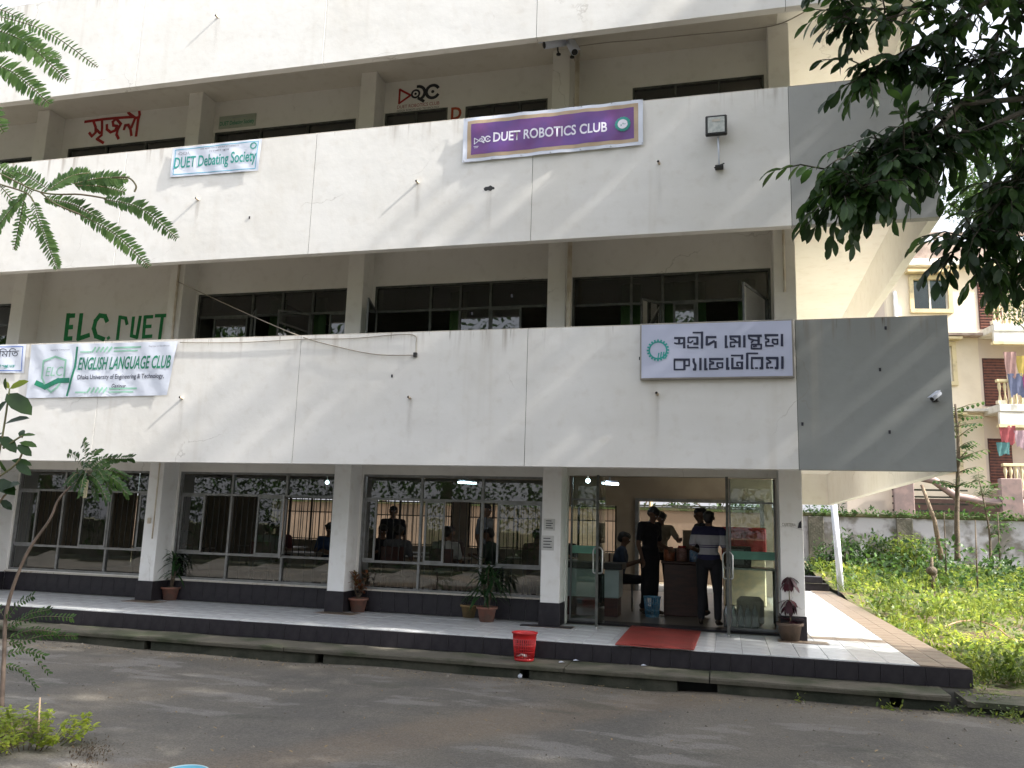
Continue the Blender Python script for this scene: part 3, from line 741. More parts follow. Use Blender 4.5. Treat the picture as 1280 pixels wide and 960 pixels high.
g = MB(); ribbon(g, [(-1.24, 6.37), (-1.24, 6.41)], .012, -.0435, 0, wr1); ribbon(g, [(-1.215, 6.365), (-1.215, 6.43)], .012, -.0435, 0, wr1); ribbon(g, [(-1.19, 6.375), (-1.19, 6.42)], .012, -.0435, 0, wr1); child(g.build('emblem_mark', m_tealp), t)
rp = MB()
for i in range(7):
    x = -3.34 + i * .395
    for z in (6.10 + .006 * i, 6.71 + .003 * i): rp.lathe([(0, 0), (.009, 0), (.009, .004), (0, .004)], (x, -.043, z), 8)
child(rp.build('eyelet', m_steel), t)
# debating society banner
t = sign('banner', 'pale blue banner of the debating society hung on the left of the middle parapet', 'banner', ((-7.92, 6.26),), -.03, wr2, None)
cor = ((-7.92, 6.255), (-6.45, 6.235), (-6.44, 6.725), (-7.93, 6.715))
child(link('vinyl_sheet', banner_grid(0, 0, 0, 0, -.02, wr2, corners=cor), m_ban_w), t)
bb = MB()
c2 = inset(cor, .05, .035)
for i in range(4): ribbon(bb, [c2[i], c2[(i + 1) % 4]], .012, -.0225, 0, wr2)
child(bb.build('printed_border', M('sky_blue_print', (.12, .42, .60), None, 4, .4)), t)
child(link('lettering', text_mesh('DUET Debating Society', -7.87, -6.50, 6.33, 6.56, -.0245, wrap=wr2, bold=.015), m_tealp), t)
child(link('lettering', text_mesh('ODI,', -7.82, -7.62, 6.585, 6.635, -.0245, wrap=wr2), m_greyp), t)
child(link('lettering', text_mesh('ঢাকা প্রকৌশল ও প্রযুক্তি বিশ্ববিদ্যালয়', -7.45, -6.80, 6.635, 6.675, -.0245, wrap=wr2), m_greyp), t)
child(link('lettering', text_mesh('গাজীপুর', -7.3, -6.95, 6.585, 6.625, -.0245, wrap=wr2), m_greyp), t)
g = MB(); gear(g, -6.56, 6.625, .05, -.0245, 0, 14, wr2, .014); child(g.build('gear_emblem', m_tealp), t)
# english language club banner
t = sign('banner', 'white and green banner of the English language club on the lower parapet', 'banner', ((-10.0, 2.97),), -.03, wr2, None)
cor = ((-10.00, 2.955), (-7.58, 2.975), (-7.50, 3.745), (-10.03, 3.765))
child(link('vinyl_sheet', banner_grid(0, 0, 0, 0, -.02, wr2, corners=cor), m_ban_w), t)
E1 = -.0245
for b_, x0, x1, z0, z1, m in (('ENGLISH LANGUAGE CLUB', -9.14, -7.58, 3.36, 3.55, m_greenp), ('Dhaka University of Engineering & Technology,', -9.12, -7.66, 3.20, 3.29, m_navy), ('Gazipur.', -8.52, -8.27, 3.06, 3.15, m_navy), ('Inspired to Communicate', -9.66, -9.32, 3.655, 3.685, m_greyp), ('Express to Excellence', -7.96, -7.62, 3.67, 3.70, m_greyp)):
    child(link('lettering', text_mesh(b_, x0, x1, z0, z1, E1, wrap=wr2, shear=.10 if m is m_greenp else 0, bold=.018 if m is m_greenp else (.008 if m is m_navy else 0)), m), t)
g = MB(); ribbon(g, [(-9.19, 3.70), (-9.19, 3.40), (-9.27, 2.99)], .035, E1, 0, wr2); child(g.build('printed_bar', m_greenp), t)
g = MB(); cx, cz = -9.56, 3.31
ribbon(g, [(cx - .2, cz + .2), (cx, cz + .26), (cx + .2, cz + .2), (cx + .2, cz - .05), (cx + .1, cz - .2), (cx, cz - .27), (cx - .1, cz - .2), (cx - .2, cz - .05), (cx - .2, cz + .2)], .03, E1, 0, wr2); child(g.build('shield_emblem', m_lgreenp), t)
child(link('lettering', text_mesh('ELC', cx - .14, cx + .15, cz - .03, cz + .11, E1, wrap=wr2, shear=.15), m_lgreenp), t)
g = MB(); ribbon(g, [(cx - .28, cz - .13), (cx - .12, cz - .19), (cx + .1, cz - .10), (cx + .28, cz - .1)], .075, E1 - .001, 0, wr2); child(g.build('ribbon_emblem', m_greenp), t)
g = MB()
for zb, zs in ((3.66, 1), (3.06, 1)):
    for k in range(5): ribbon(g, [(-8.92 + k * .07, zb - .03), (-8.88 + k * .07, zb + .03)], .03, E1, 0, wr2)
    ribbon(g, [(-9.12, zb - .03), (-8.95, zb - .03)], .02, E1, 0, wr2)
    ribbon(g, [(-8.55, zb + .02), (-8.1, zb + .02)], .025, E1, 0, wr2); ribbon(g, [(-8.55, zb - .03), (-8.15, zb - .03)], .02, E1, 0, wr2)
child(g.build('printed_stripes', m_lgreenp, kind='stuff'), t)
# samity banner at the left edge
t = sign('banner', 'small white blue-framed banner with Bengali words, at the left end of the lower parapet', 'banner', ((-11.3, 3.34),), -.03, wr2, None)
cor = ((-11.6, 3.37), (-10.10, 3.335), (-10.13, 3.775), (-11.6, 3.79))
child(link('vinyl_sheet', banner_grid(0, 0, 0, 0, -.02, wr2, corners=cor), m_ban_w), t)
g = MB(); c2 = inset(cor, .045, .035)
for i in range(4): ribbon(g, [c2[i], c2[(i + 1) % 4]], .012, E1, 0, wr2)
child(g.build('printed_border', m_bluep), t)
child(link('lettering', text_mesh('িবজ্ঞান সিমিত', -11.5, -10.24, 3.55, 3.72, E1, wrap=wr2), m_navy), t)
child(link('lettering', text_mesh('ডুয়েট গাজীপুর', -11.4, -10.27, 3.41, 3.48, E1, wrap=wr2), m_tealp), t)
# small board on the top floor wall
t = thing('sign_board', 'small pale board of the debating society on the shaded top floor wall', 'sign', (-8.54, YW0, 8.02))
child(MB().box(-8.54, -7.82, YW0 - .02, YW0 - .003, 8.02, 8.25).build('board', M('grey_board', (.36, .40, .33), None, 3, .6)), t)
child(link('lettering', text_mesh('DUET Debating Society', -8.52, -7.84, 8.05, 8.15, YW0 - .022, bold=.02), m_greenp), t)
child(link('lettering', text_mesh('ঢাকা প্রকৌশল বিশ্ববিদ্যালয়', -8.35, -7.98, 8.19, 8.22, YW0 - .022), m_greyp), t)

# cafeteria sign: a thin light box with blocky Bengali letters drawn as bars
CXa, CXb, CZa, CZb = -.985, .775, 3.085, 3.775
t = thing('sign_board', 'white boxed cafeteria sign with dark blocky Bengali letters and a teal gear emblem', 'sign', (CXa, -.08, CZa))
child(MB().box(CXa, CXb, -.075, -.004, CZa, CZb, b=.006).build('frame', M('sign_frame', (.30, .28, .25), None, 5, .5)), t)
m_face = M('sign_face', (.50, .53, .68), (.45, .48, .62), 1.2, .35)
child(link('face', banner_grid(0, 0, 0, 0, -.079, lambda x, z: .002 * math.sin(7 * x + 3 * z), corners=((CXa + .018, CZa + .02), (CXb - .02, CZa + .02), (CXb - .02, CZb - .018), (CXa + .018, CZb - .018))), m_face), t)
g = MB(); gcx, gcz = -.77, 3.44; gear(g, gcx, gcz, .125, -.083, 0, 20, None, .018)
for k in range(4): ribbon(g, [(gcx + .0 + .03 * k, gcz - .1), (gcx + .03 * k + .01, gcz - .02 - .012 * abs(k - 1.5))], .014, -.084)
child(g.build('gear_emblem', M('sign_teal', (.02, .36, .33), None, 4, .4)), t)
g = MB()
def KS(ox, oy, k, strokes, w_=.028):
    for st_ in strokes:
        P3 = [at(ox + u / k, oy + v / k, -.0835) for u, v in st_]; ribbon(g, [(p.x, p.z) for p in P3], w_ if len(st_) < 9 else w_, -.0835)
KS(838, 408, 16.84, [[(95, 245), (295, 245)], [(185, 260), (185, 345)], [(290, 250), (290, 445)]])
KS(838, 408, 16.84, [[(90, 350), (130, 362), (240, 360), (290, 335)], [(385, 230), (570, 230)], [(375, 240), (375, 335), (430, 340), (470, 305)], [(480, 130), (650, 130)], [(370, 400), (370, 445), (580, 445)]], .020)
KS(838, 408, 16.84, [[(567, 240), (567, 365), (500, 365)], [(665, 125), (665, 450)], [(765, 225), (950, 225)], [(765, 235), (765, 380), (810, 375), (920, 310)], [(948, 325), (948, 440)], [(1168, 205), (1168, 440)], [(1168, 432), (1192, 432)]])
KS(900, 406, 15.24, [[(195, 222), (375, 222)], [(372, 225), (372, 415)], [(463, 215), (463, 415)], [(1180, 190), (1180, 395)], [(545, 208), (780, 208)], [(865, 198), (1095, 198)], [(735, 215), (735, 360)]])
KS(900, 406, 15.24, [[(200, 235), (205, 275), (250, 275), (300, 310)], [(200, 415), (200, 335), (345, 330)], [(205, 415), (270, 415), (275, 395)], [(550, 225), (555, 262), (640, 290), (600, 340)], [(640, 290), (720, 300)], [(600, 375), (785, 375), (785, 455), (600, 455), (600, 395)], [(640, 415), (690, 405)], [(870, 210), (870, 265), (925, 280), (925, 320), (875, 330), (875, 400), (1010, 400)], [(1000, 280), (1095, 280), (1095, 365), (1040, 365)], [(1000, 290), (1000, 340), (1040, 365)]], .020)
KS(838, 438, 16.84, [[(90, 195), (395, 195)], [(295, 205), (295, 400)], [(490, 185), (490, 240), (525, 310), (520, 400)], [(490, 400), (525, 400)], [(632, 175), (632, 400)], [(735, 180), (735, 400)], [(735, 395), (765, 395)], [(830, 182), (1100, 182)], [(1195, 170), (1195, 390)], [(1195, 385), (1225, 385)]])
KS(838, 438, 16.84, [[(85, 205), (85, 403), (280, 403)], [(395, 210), (395, 320), (330, 320)], [(835, 195), (835, 235), (905, 250), (905, 280), (830, 290), (830, 390), (1000, 388)], [(985, 265), (1095, 265), (1095, 360), (1030, 365), (985, 330), (985, 270)]], .020)
KS(900, 436, 15.24, [[(138, 185), (138, 375)], [(138, 370), (165, 370)], [(235, 185), (235, 370), (420, 370)], [(418, 265), (418, 370)], [(420, 125), (420, 190)], [(518, 95), (518, 375)], [(605, 175), (810, 175)], [(802, 185), (802, 370), (770, 370)], [(890, 175), (1095, 175)], [(1092, 185), (1092, 365), (1060, 365)], [(1188, 160), (1188, 365)]])
KS(900, 436, 15.24, [[(220, 128), (430, 128)], [(330, 260), (430, 258)], [(325, 265), (325, 315), (350, 325)], [(525, 88), (715, 88)], [(605, 185), (605, 372), (630, 372)], [(675, 368), (710, 368)], [(890, 195), (960, 245), (960, 265), (895, 275), (895, 362), (925, 362)], [(960, 358), (1000, 358)]], .020)
child(g.build('lettering', m_navy), t)
MB().lathe([(.0, 0), (.012, 0), (.012, .03), (0, .03)], (-.44, -.02, 3.785), 8)

# ------------------------------------------------------------------ things on the facade
def floodlight():
    t = thing('floodlight', 'square black floodlight on a thin white arm on the right of the middle parapet', 'floodlight', (-.06, -.05, 5.71))
    MB().box(-.13, .13, -.10, -.045, .40, .66, b=.012).build('housing', m_black, t)
    MB().box(-.1, .1, -.106, -.1005, .43, .63).build('lens', M('lamp_lens', (.55, .57, .55), (.4, .43, .42), 20, .15), t)
    MB().box(-.05, .05, -.109, -.1065, .57, .60).build('led_plate', m_white, t)
    h = MB(); 
    for k in range(8): h.box(-.12 + k * .032, -.112 + k * .032, -.043, -.02, .42, .64)
    h.build('cooling_fin', m_black, t)
    MB().tube([(.02, -.03, .40), (.03, -.03, .03)], .012, 8).build('arm', m_ban_w, t)
    MB().box(-.02, .08, -.05, .05, 0, .03, b=.004).tube([(-.03, -.03, 0), (.09, -.03, .05)], .009, 6).build('bracket', m_black, t)
floodlight()
def cctv(label, p, d, s=1.0, body=m_ban_w, grp=None):
    t = thing('security_camera', label, 'security camera', p, group=grp)
    d = Vector(d).normalized()
    a = -d * .07 * s; b = d * .13 * s
    MB().tube([a, b], .035 * s, 12).build('housing', body, t)
    hd = MB(); q = d.cross(Vector((0, 0, 1))).normalized() * .04 * s; u = q.cross(d).normalized() * .04 * s
    c0 = [a + q * .9 + u, b * 1.25 + q * .9 + u, b * 1.25 - q * .9 + u, a - q * .9 + u]
    hd.add([v[:] for v in c0] + [(v + u * .15)[:] for v in c0], [(0, 1, 2, 3), (4, 7, 6, 5), (0, 4, 5, 1), (1, 5, 6, 2), (2, 6, 7, 3), (3, 7, 4, 0)]).build('sun_hood', body, t)
    MB().tube([b * 1.0, b * 1.03], .030 * s, 12).build('lens', m_black, t)
    MB().tube([(0, 0, 0), (0, .03, -.06 * s), (0, .09, -.07 * s)], .012, 8).lathe([(0, 0), (.035, 0), (.035, .015), (0, .02)], (0, .09, -.08 * s), 10).build('bracket', m_black, t)
    return t
cctv('small white and black security camera on the right end of the lower parapet', (2.24, -.10, 2.86), (-.7, -.6, -.55), .75)
p = at(697, 54, 1.25); cctv('grey security camera pointing left under the top parapet by the column', p, (-.85, -.5, -.35), 1.7, m_ban_w)
p = at(714, 58, 1.25); cctv('grey security camera pointing right and down under the top parapet by the column', p, (.35, -.5, -.8), 1.6, m_ban_w)
# water spouts and a broken hole in the parapets
for i, (x, z) in enumerate(((-7.39, 8.80), (-7.41, 5.87), (-3.99, 5.86), (-.76, 5.86), (-7.34, 2.93), (-3.94, 2.90), (-.78, 2.92), (2.0, 3.65))):
    where = ['left of the top parapet', 'left of the middle parapet under the debating banner', 'centre of the middle parapet', 'right of the middle parapet beside the floodlight', 'lower parapet right of the language club banner', 'centre of the lower parapet', 'lower parapet under the cafeteria sign', 'upper right corner of the lower parapet'][i]
    if i == 7: continue
    t = thing('drain_spout', 'short rusty drain spout on the ' + where, 'drain spout', (x, 0, z), group='drain spouts in the parapets')
    MB().tube([(0, .01, 0), (-.012, -.05, .010)], .017, 10, cap=False).build('pipe_stub', m_pipe, t)
    MB().tube([(-.012, -.0502, .010), (-.0121, -.051, .010)], .014, 10).build('dark_mouth', m_black, t)
def stain_mat():
    m, t, p, o = new_mat('rust_stain'); p.inputs['Base Color'].default_value = (.20, .15, .10, 1); p.inputs['Roughness'].default_value = .9
    tc = N(t, 'ShaderNodeTexCoord'); sx = N(t, 'ShaderNodeSeparateXYZ'); t.links.new(tc.outputs['Object'], sx.inputs[0])
    ax = N(t, 'ShaderNodeMath', operation='ABSOLUTE'); t.links.new(sx.outputs['X'], ax.inputs[0])
    f = mul(t, mul(t, ramp(t, ax.outputs[0], .055, .0), ramp(t, sx.outputs['Z'], -.75, -.02)), ramp(t, noise(t, 1, 4, geo=True, stretch=(14, 14, 1.5)), .3, .65))
    tr = N(t, 'ShaderNodeBsdfTransparent'); mx = N(t, 'ShaderNodeMixShader'); t.links.new(mul(t, f, .22), mx.inputs[0]); t.links.new(tr.outputs[0], mx.inputs[1]); t.links.new(p.outputs[0], mx.inputs[2]); t.links.new(mx.outputs[0], o.inputs[0])
    return m
m_stain = stain_mat()
for (x, z, h_) in ((-7.39, 8.80, .7), (-7.41, 5.87, .8), (-3.99, 5.86, .8), (-.76, 5.86, .8), (-7.34, 2.93, .8), (-3.94, 2.90, .8), (-.78, 2.92, .8), (-2.98, 5.67, .6)):
    MB().add([(-.07, 0, -h_), (.07, 0, -h_), (.07, 0, 0), (-.07, 0, 0)], [(0, 1, 2, 3)]).build('rust_stain', m_stain, bld, origin=(x, -.0035, z))
hb = MB(); R = random.Random(3); pts = [(-2.98 + R.uniform(.9, 1.1) * .075 * math.cos(a), -.003, 5.70 + .035 * R.uniform(.6, 1.4) * math.sin(a)) for a in np.linspace(0, 2 * PI, 15)[:-1]]
hb.add(pts, [tuple(range(14))]); hb.build('broken_hole', m_black, bld)
for px, py in ((312, 272), (590, 392), (800, 448), (1100, 462), (1107, 410), (1112, 540), (1003, 530), (640, 370), (490, 470)):
    p = at(px, py, 0); MB().box(p.x - .012, p.x + .012, -.006, -.001, p.z - .02, p.z + .02, b=.004).build('plug_hole', m_kpaint, bld)
def cable(name, label, pts, r=.007, m=m_cable, **kw):
    # smooth through points
    P = [Vector(p) for p in pts]; out = []
    for i in range(len(P) - 1):
        a = P[max(i - 1, 0)]; b = P[i]; c = P[i + 1]; d = P[min(i + 2, len(P) - 1)]
        for k in range(8):
            u = k / 8; out.append(.5 * ((2 * b) + (-a + c) * u + (2 * a - 5 * b + 4 * c - d) * u * u + (-a + 3 * b - 3 * c + d) * u ** 3))
    out.append(P[-1]); o = MB().tube(out, r, 6).build(name, m); tag(o, label, 'cable'); return o
cable('cable', 'thin cable clipped along the top edge of the lower parapet, ending at a box', [at(225, 428, -.02), at(300, 428, -.02), at(380, 424, -.02), at(440, 423, -.02), at(500, 418, -.02), at(519, 420, -.02), at(520, 430, -.02), at(520, 443, -.02)], .006)
cable('cable', 'slack cable hanging across the lower parapet towards the small box', [at(222, 352, 1.4), at(300, 388, .9), at(372, 419, .05), at(420, 433, -.03), at(470, 443, -.03), at(519, 444, -.03)], .007)
cable('cable', 'cable strung under the top parapet from the cameras to the corner column', [at(722, 58, 1.3), at(760, 53, 1.3), at(800, 50, 1.3), at(860, 44, 1.3), at(957, 34, 1.3), at(1000, 18, .6), at(1030, -5, .1)], .008)
tag(MB().box(-3.92, -3.87, -.04, -.002, 3.44, 3.50, b=.006).build('junction_box', m_black), 'tiny black junction box on the lower parapet where two cables meet', 'junction box')

# ------------------------------------------------------------------ potted plants, basket, mat
def flowerpot(label, p, r, h, m, rim=.012):
    t = thing('potted_plant', label, 'potted plant', p)
    MB().lathe([(0, 0), (r * .68, 0), (r * .92, h * .84), (r * 1.06, h * .84), (r * 1.08, h), (r * .96, h), (r * .93, h * .88), (0, h * .88)], n=28).build('pot', m, t)
    MB().lathe([(0, .03), (r * .45, .025), (r * .9, 0), (r * .9, -.01)], (0, 0, h * .88), 16).build('soil', m_soil, t)
    return t
TPL_strap = leaf_tpl(.055, .55, .012, ((0, .6), (.3, 1), (.6, .9), (.85, .5), (1, 0)))
TPL_leaf = leaf_tpl(.21, .22, .05)
TPL_broad = leaf_tpl(.205, .2, .04, ((0, 0), (.12, .35), (.35, .85), (.6, 1), (.82, .72), (1, 0)))
TPL_small = leaf_tpl(.26, .1, .05, ((0, 0), (.45, 1), (1, 0)))
def leaf_parts(t, tpl, P, D, U, L, m, name='leaf', limit=300, stuff='foliage'):
    """the largest seen leaves are parts sharing a mesh, the rest one mesh"""
    P = np.asarray(P); D = np.asarray(D); U = np.asarray(U); L = np.asarray(L)
    base = np.array(t.matrix_basis.translation) if t else np.zeros(3)
    sz = []
    for p, l in zip(P, L):
        q = project(Vector(p + base)); inn = -40 < q[0] < 1320 and -40 < q[1] < 1000
        sz.append(l * F / max(q[2], .1) if inn else -1)
    order = np.argsort(-np.array(sz)); big = [i for i in order[:limit] if sz[i] > 9]
    me = leaves_mesh('leaf', tpl, [(0, 0, 0)], [(1, 0, 0)], [(0, 0, 1)], [1]); me.materials.append(m)
    for i in big:
        d = Vector(D[i]).normalized(); b = Vector(U[i]).cross(d).normalized(); w_ = d.cross(b)
        o = bpy.data.objects.new(name, me); C.objects.link(o); o.parent = t
        R3 = Matrix((d, b, w_)).transposed().to_4x4()
        o.matrix_local = Matrix.Translation(Vector(P[i])) @ R3 @ Matrix.Scale(float(L[i]), 4)
    rest = [i for i in range(len(P)) if i not in set(big)]
    if rest: link(stuff, leaves_mesh(stuff, tpl, P[rest], D[rest], U[rest], L[rest]), m, t, kind='stuff')
def dracaena(label, p, r, h, heads, n, ll, potm):
    t = flowerpot(label, p, r, h, potm)
    P = []; D = []
    R = random.Random(int(abs(p[0]) * 100))
    for (x, y, z) in heads:
        MB().tube([(x * .2, y * .2, h * .8), (x * .7, y * .7, h + (z - h) * .5), (x, y, z)], [.018, .014, .012], 8).build('stem', m_bark, t)
        for k in range(n):
            a = k * 2.4 + R.random(); e = R.uniform(-.5, 1.1)
            P.append((x + .01 * math.cos(a), y + .01 * math.sin(a), z - .16 * R.random())); D.append((math.cos(a) * math.cos(e), math.sin(a) * math.cos(e), math.sin(e)))
    leaf_parts(t, TPL_strap, P, D, [(0, 0, 1)] * len(P), [ll * R.uniform(.7, 1.1) for _ in P], lm_pot)
    return t
q = onz(212, 750); dracaena('tall strap-leaved green plant in a terracotta pot beside the left white column', (q.x, q.y, .002), .14, .20, [(0, 0, .72), (.03, .05, .52)], 26, .34, m_terra)
q = onz(608, 777); dracaena('dark green strap-leaved plant, taller of two pots under the third window', (q.x, q.y, .002), .14, .20, [(0, .02, .78), (.08, -.03, .62), (-.06, 0, .5)], 26, .36, m_terra)
q = onz(447, 765); t = flowerpot('reddish croton in a terracotta pot beside the second white column', (q.x, q.y, .002), .14, .20, m_terra)
P = []; D = []; R = random.Random(5)
for k in range(6):
    a = R.uniform(0, 6.3); top = (.10 * math.cos(a), .10 * math.sin(a), R.uniform(.35, .56)); MB().tube([(0, 0, .17), (top[0] * .6, top[1] * .6, .3), top], [.008, .006, .004], 6).build('stem', m_bark, t)
    for j in range(13):
        u = R.uniform(.45, 1.05); b = R.uniform(0, 6.3); e = R.uniform(0, 1.1); P.append((top[0] * u, top[1] * u, .17 + (top[2] - .17) * u)); D.append((math.cos(b) * math.cos(e), math.sin(b) * math.cos(e), math.sin(e)))
leaf_parts(t, TPL_leaf, P, D, [(0, 0, 1)] * len(P), [R.uniform(.07, .13) for _ in P], lm_cro)
q = onz(586, 772); t = flowerpot('small leafy plant in an ochre pot, shorter of two pots under the third window', (q.x, q.y, .002), .125, .18, M('ochre_pot', (.26, .17, .07), (.15, .11, .05), 6, .8, bump=.3))
P = []; D = []
for k in range(34):
    b = R.uniform(0, 6.3); e = R.uniform(.1, 1.2); rr = R.uniform(0, .07); P.append((rr * math.cos(b), rr * math.sin(b), .18 + R.uniform(0, .12))); D.append((math.cos(b) * math.cos(e), math.sin(b) * math.cos(e), math.sin(e)))
leaf_parts(t, TPL_leaf, P, D, [(0, 0, 1)] * len(P), [R.uniform(.06, .12) for _ in P], lm_pot)
q = onz(988, 801); t = flowerpot('dark maroon droopy-leaved plant in a brown pot before the right corner column', (q.x, q.y, .002), .155, .22, M('brown_pot', (.13, .09, .065), (.08, .06, .045), 6, .8, bump=.3))
P = []; D = []
MB().tube([(0, 0, .18), (.01, .0, .35), (.0, .01, .58), (.02, 0, .78)], [.009, .008, .007, .005], 7).build('stem', m_stem, t)
for z, n, l in ((.78, 11, .17), (.72, 7, .17), (.50, 9, .16), (.44, 5, .14), (.24, 14, .12)):
    for k in range(n):
        b = k * 2 * PI / n + R.uniform(-.3, .3); e = R.uniform(-1.2, -.2) if z > .3 else R.uniform(-.2, .7); P.append((.02 * math.cos(b), .02 * math.sin(b), z)); D.append((math.cos(b) * math.cos(e), math.sin(b) * math.cos(e), math.sin(e)))
leaf_parts(t, TPL_broad, P, D, [(0, 0, 1)] * len(P), [R.uniform(.13, .19) for _ in P], lm_maroon)

# red lattice waste basket on the drain ledge
q = onz(655, 826, -.21); BX, BY = q.x, min(q.y, -.20)
t = thing('waste_basket', 'red plastic lattice waste basket standing on the drain ledge', 'waste basket', (BX, BY, -.205))
H = .315
MB().lathe([(0, 0), (.105, 0), (.112, .008), (.114, .03), (.106, .03), (.103, .012), (0, .012)], n=32).build('base', m_red, t)
MB().lathe([(.134, H - .07), (.140, H - .012), (.152, H - .012), (.153, H), (.136, H), (.129, H - .07), (.134, H - .07)], n=36).build('rim', m_red, t)
g = MB()
for k in range(36):
    a = 2 * PI * k / 36; c_, s_ = math.cos(a), math.sin(a)
    g.tube([(.110 * c_, .110 * s_, .02), (.132 * c_, .132 * s_, H - .06)], .0042, 5)
for z, r_ in ((.10, .1165), (.17, .1215)):
    g.tube([(r_ * math.cos(a), r_ * math.sin(a), z) for a in np.linspace(0, 2 * PI, 33)], .004, 5, cap=False)
g.build('lattice', m_red, t, kind='stuff')
lit = MB()
for k in range(14):
    a = R.uniform(0, 6.3); rr = R.uniform(0, .08); x, y = rr * math.cos(a), rr * math.sin(a)
    lit.add([(x - .03, y - .02, .03 + R.uniform(0, .04)), (x + .03, y - .02, .05), (x + .02, y + .02, .04 + R.uniform(0, .03)), (x - .02, y + .03, .04)], [(0, 1, 2, 3)])
lit.build('litter', m_paper, t, kind='stuff')
# red rubber mat over the edge of the veranda
t = thing('door_mat', 'faded red ribbed rubber mat lying in front of the cafeteria entrance', 'mat', (-.85, 1.0, .01))
def matf(u, v):
    x = (-1.28 + .88 * u) * 1 if v < 1 else 0
    return x
mm = M('red_rubber', (.36, .06, .05), (.28, .06, .05), 3, .75, bump=.3, bscale=80)
c4 = [onz(766, 808, .02), onz(865, 817, .02), onz(876, 789, .02), onz(789, 782, .02)]
V = []; nx, ny = 30, 24
for j in range(ny + 1):
    for i in range(nx + 1):
        u, v = i / nx, j / ny; p = c4[0].lerp(c4[1], u).lerp(c4[3].lerp(c4[2], u), v)
        y = max(p.y, -.05) ; z = .018 + .003 * math.sin(9 * u + 4 * v); V.append((p.x + .85, y - 1.0, z - .01))
nn_ = len(V)
V += [(a, b, c - .012) for a, b, c in V]
Fq = [(j * (nx + 1) + i, j * (nx + 1) + i + 1, (j + 1) * (nx + 1) + i + 1, (j + 1) * (nx + 1) + i) for j in range(ny) for i in range(nx)]
Fq += [tuple(a + nn_ for a in f[::-1]) for f in Fq[:]]
edge = [i for i in range(nx + 1)] + [j * (nx + 1) + nx for j in range(1, ny + 1)] + [ny * (nx + 1) + i for i in range(nx - 1, -1, -1)] + [j * (nx + 1) for j in range(ny - 1, 0, -1)]
Fq += [(edge[(k + 1) % len(edge)], edge[k], edge[k] + nn_, edge[(k + 1) % len(edge)] + nn_) for k in range(len(edge))]
me = bpy.data.meshes.new('mat'); me.from_pydata(V, [], Fq); me.update(); link('mat_sheet', me, mm, t)
rb = MB()
for k in range(1, 60):
    u = k / 60; a = c4[0].lerp(c4[1], u); b = c4[3].lerp(c4[2], u); a.y = max(a.y, -.05)
    rb.tube([(a.x + .85, a.y - 1, .0135), (b.x + .85, b.y - 1, .0135)], .0035, 4, cap=False)
rb.build('mat_rib', mm, t, kind='stuff')
# dark mats on the floor tiles, small litter
for nm, pp in (('dark strip of worn rubber matting before the left glass panel', [(660, 773), (745, 783), (735, 779), (700, 775)]),):
    a = onz(690, 780)
    tag(MB().box(a.x - .35, a.x + .35, 1.25, 1.42, .003, .012, b=.003).build('floor_mat', m_tileD), nm, 'mat')
tag(MB().sphere((0, 0, 0), .028, 14, 10).build('small_ball', m_ban_w, origin=tuple(onz(650, 845, ZR + .03))), 'small crumpled white ball lying on the road below the red basket', 'litter')
for k, (px, py, lab) in enumerate(((702, 829, 'white scrap of paper lying on the drain ledge right of the red basket'), (721, 826, 'tiny paper scrap against the dark tiles right of the red basket'), (805, 833, 'white scrap on the drain ledge below the red mat'), (1233, 838, 'white scrap on the mossy corner slab by the veranda'))):
    p = onz(px, py, -.205); p.y = max(min(p.y, -.05), -.45) if k < 3 else p.y
    o = MB().add([(-.03, -.02, .004), (.03, -.025, .012), (.035, .02, .004), (-.01, .03, .016), (-.035, .015, .006)], [(0, 1, 2, 3, 4)]).build('paper_scrap', m_ban_w, origin=(p.x, p.y, -.200 if k < 3 else -.205)); tag(o, lab, 'litter')
# blue basin at the lower edge
p = onz(231, 985, ZR); t = thing('basin', 'blue plastic basin on the road at the bottom edge, only its rim showing', 'basin', (p.x, p.y, ZR + .01))
mbl = M('blue_plastic', (.10, .38, .52), None, 4, .35)
MB().lathe([(0, 0), (.08, 0), (.12, .08), (.134, .085), (.132, .092), (.116, .088), (.076, .012), (0, .012)], n=36).build('bowl', mbl, t)
MB().lathe([(.132, .084), (.140, .088), (.132, .094), (.125, .09), (.132, .084)], n=36).build('rim', M('pale_blue', (.45, .62, .68), None, 4, .35), t)

# ------------------------------------------------------------------ inside the cafeteria
m_wood = M('dark_red_wood', (.07, .022, .016), (.045, .015, .012), 3, .4, stretch=(1, 1, 6))
m_tabl = M('table_laminate', (.22, .20, .18), None, 3, .35)
m_creamp = M('cream_plastic', (.45, .42, .33), None, 3, .4)
t = thing('serving_counter', 'dark reddish brown wooden counter inside the entrance between the standing men', 'counter', (-.62, 3.7, .006))
MB().box(-.36, .22, 0, .55, .0, .80, b=.01).build('cabinet', m_wood, t)
MB().box(-.40, .26, -.04, .6, .801, .84, b=.008).build('counter_top', m_wood, t)
def jar(x, y, r, h, col, lidc, lab):
    tt = thing('jar', lab, 'jar', (x, y, .848))
    MB().lathe([(0, 0), (r, 0), (r * 1.03, h * .3), (r, h * .8), (r * .7, h * .9), (0, h * .9)], n=16).build('jar_body', col, tt)
    MB().lathe([(0, h * .9), (r * .75, h * .9), (r * .75, h), (0, h)], n=16).build('lid', lidc, tt)
mo = M('orange_sweets', (.42, .14, .07), (.3, .1, .05), 30, .3); mp_ = M('pink_sweets', (.36, .20, .18), (.22, .12, .1), 30, .3); mbl2 = M('blue_sweets', (.10, .25, .50), (.35, .4, .5), 40, .3)
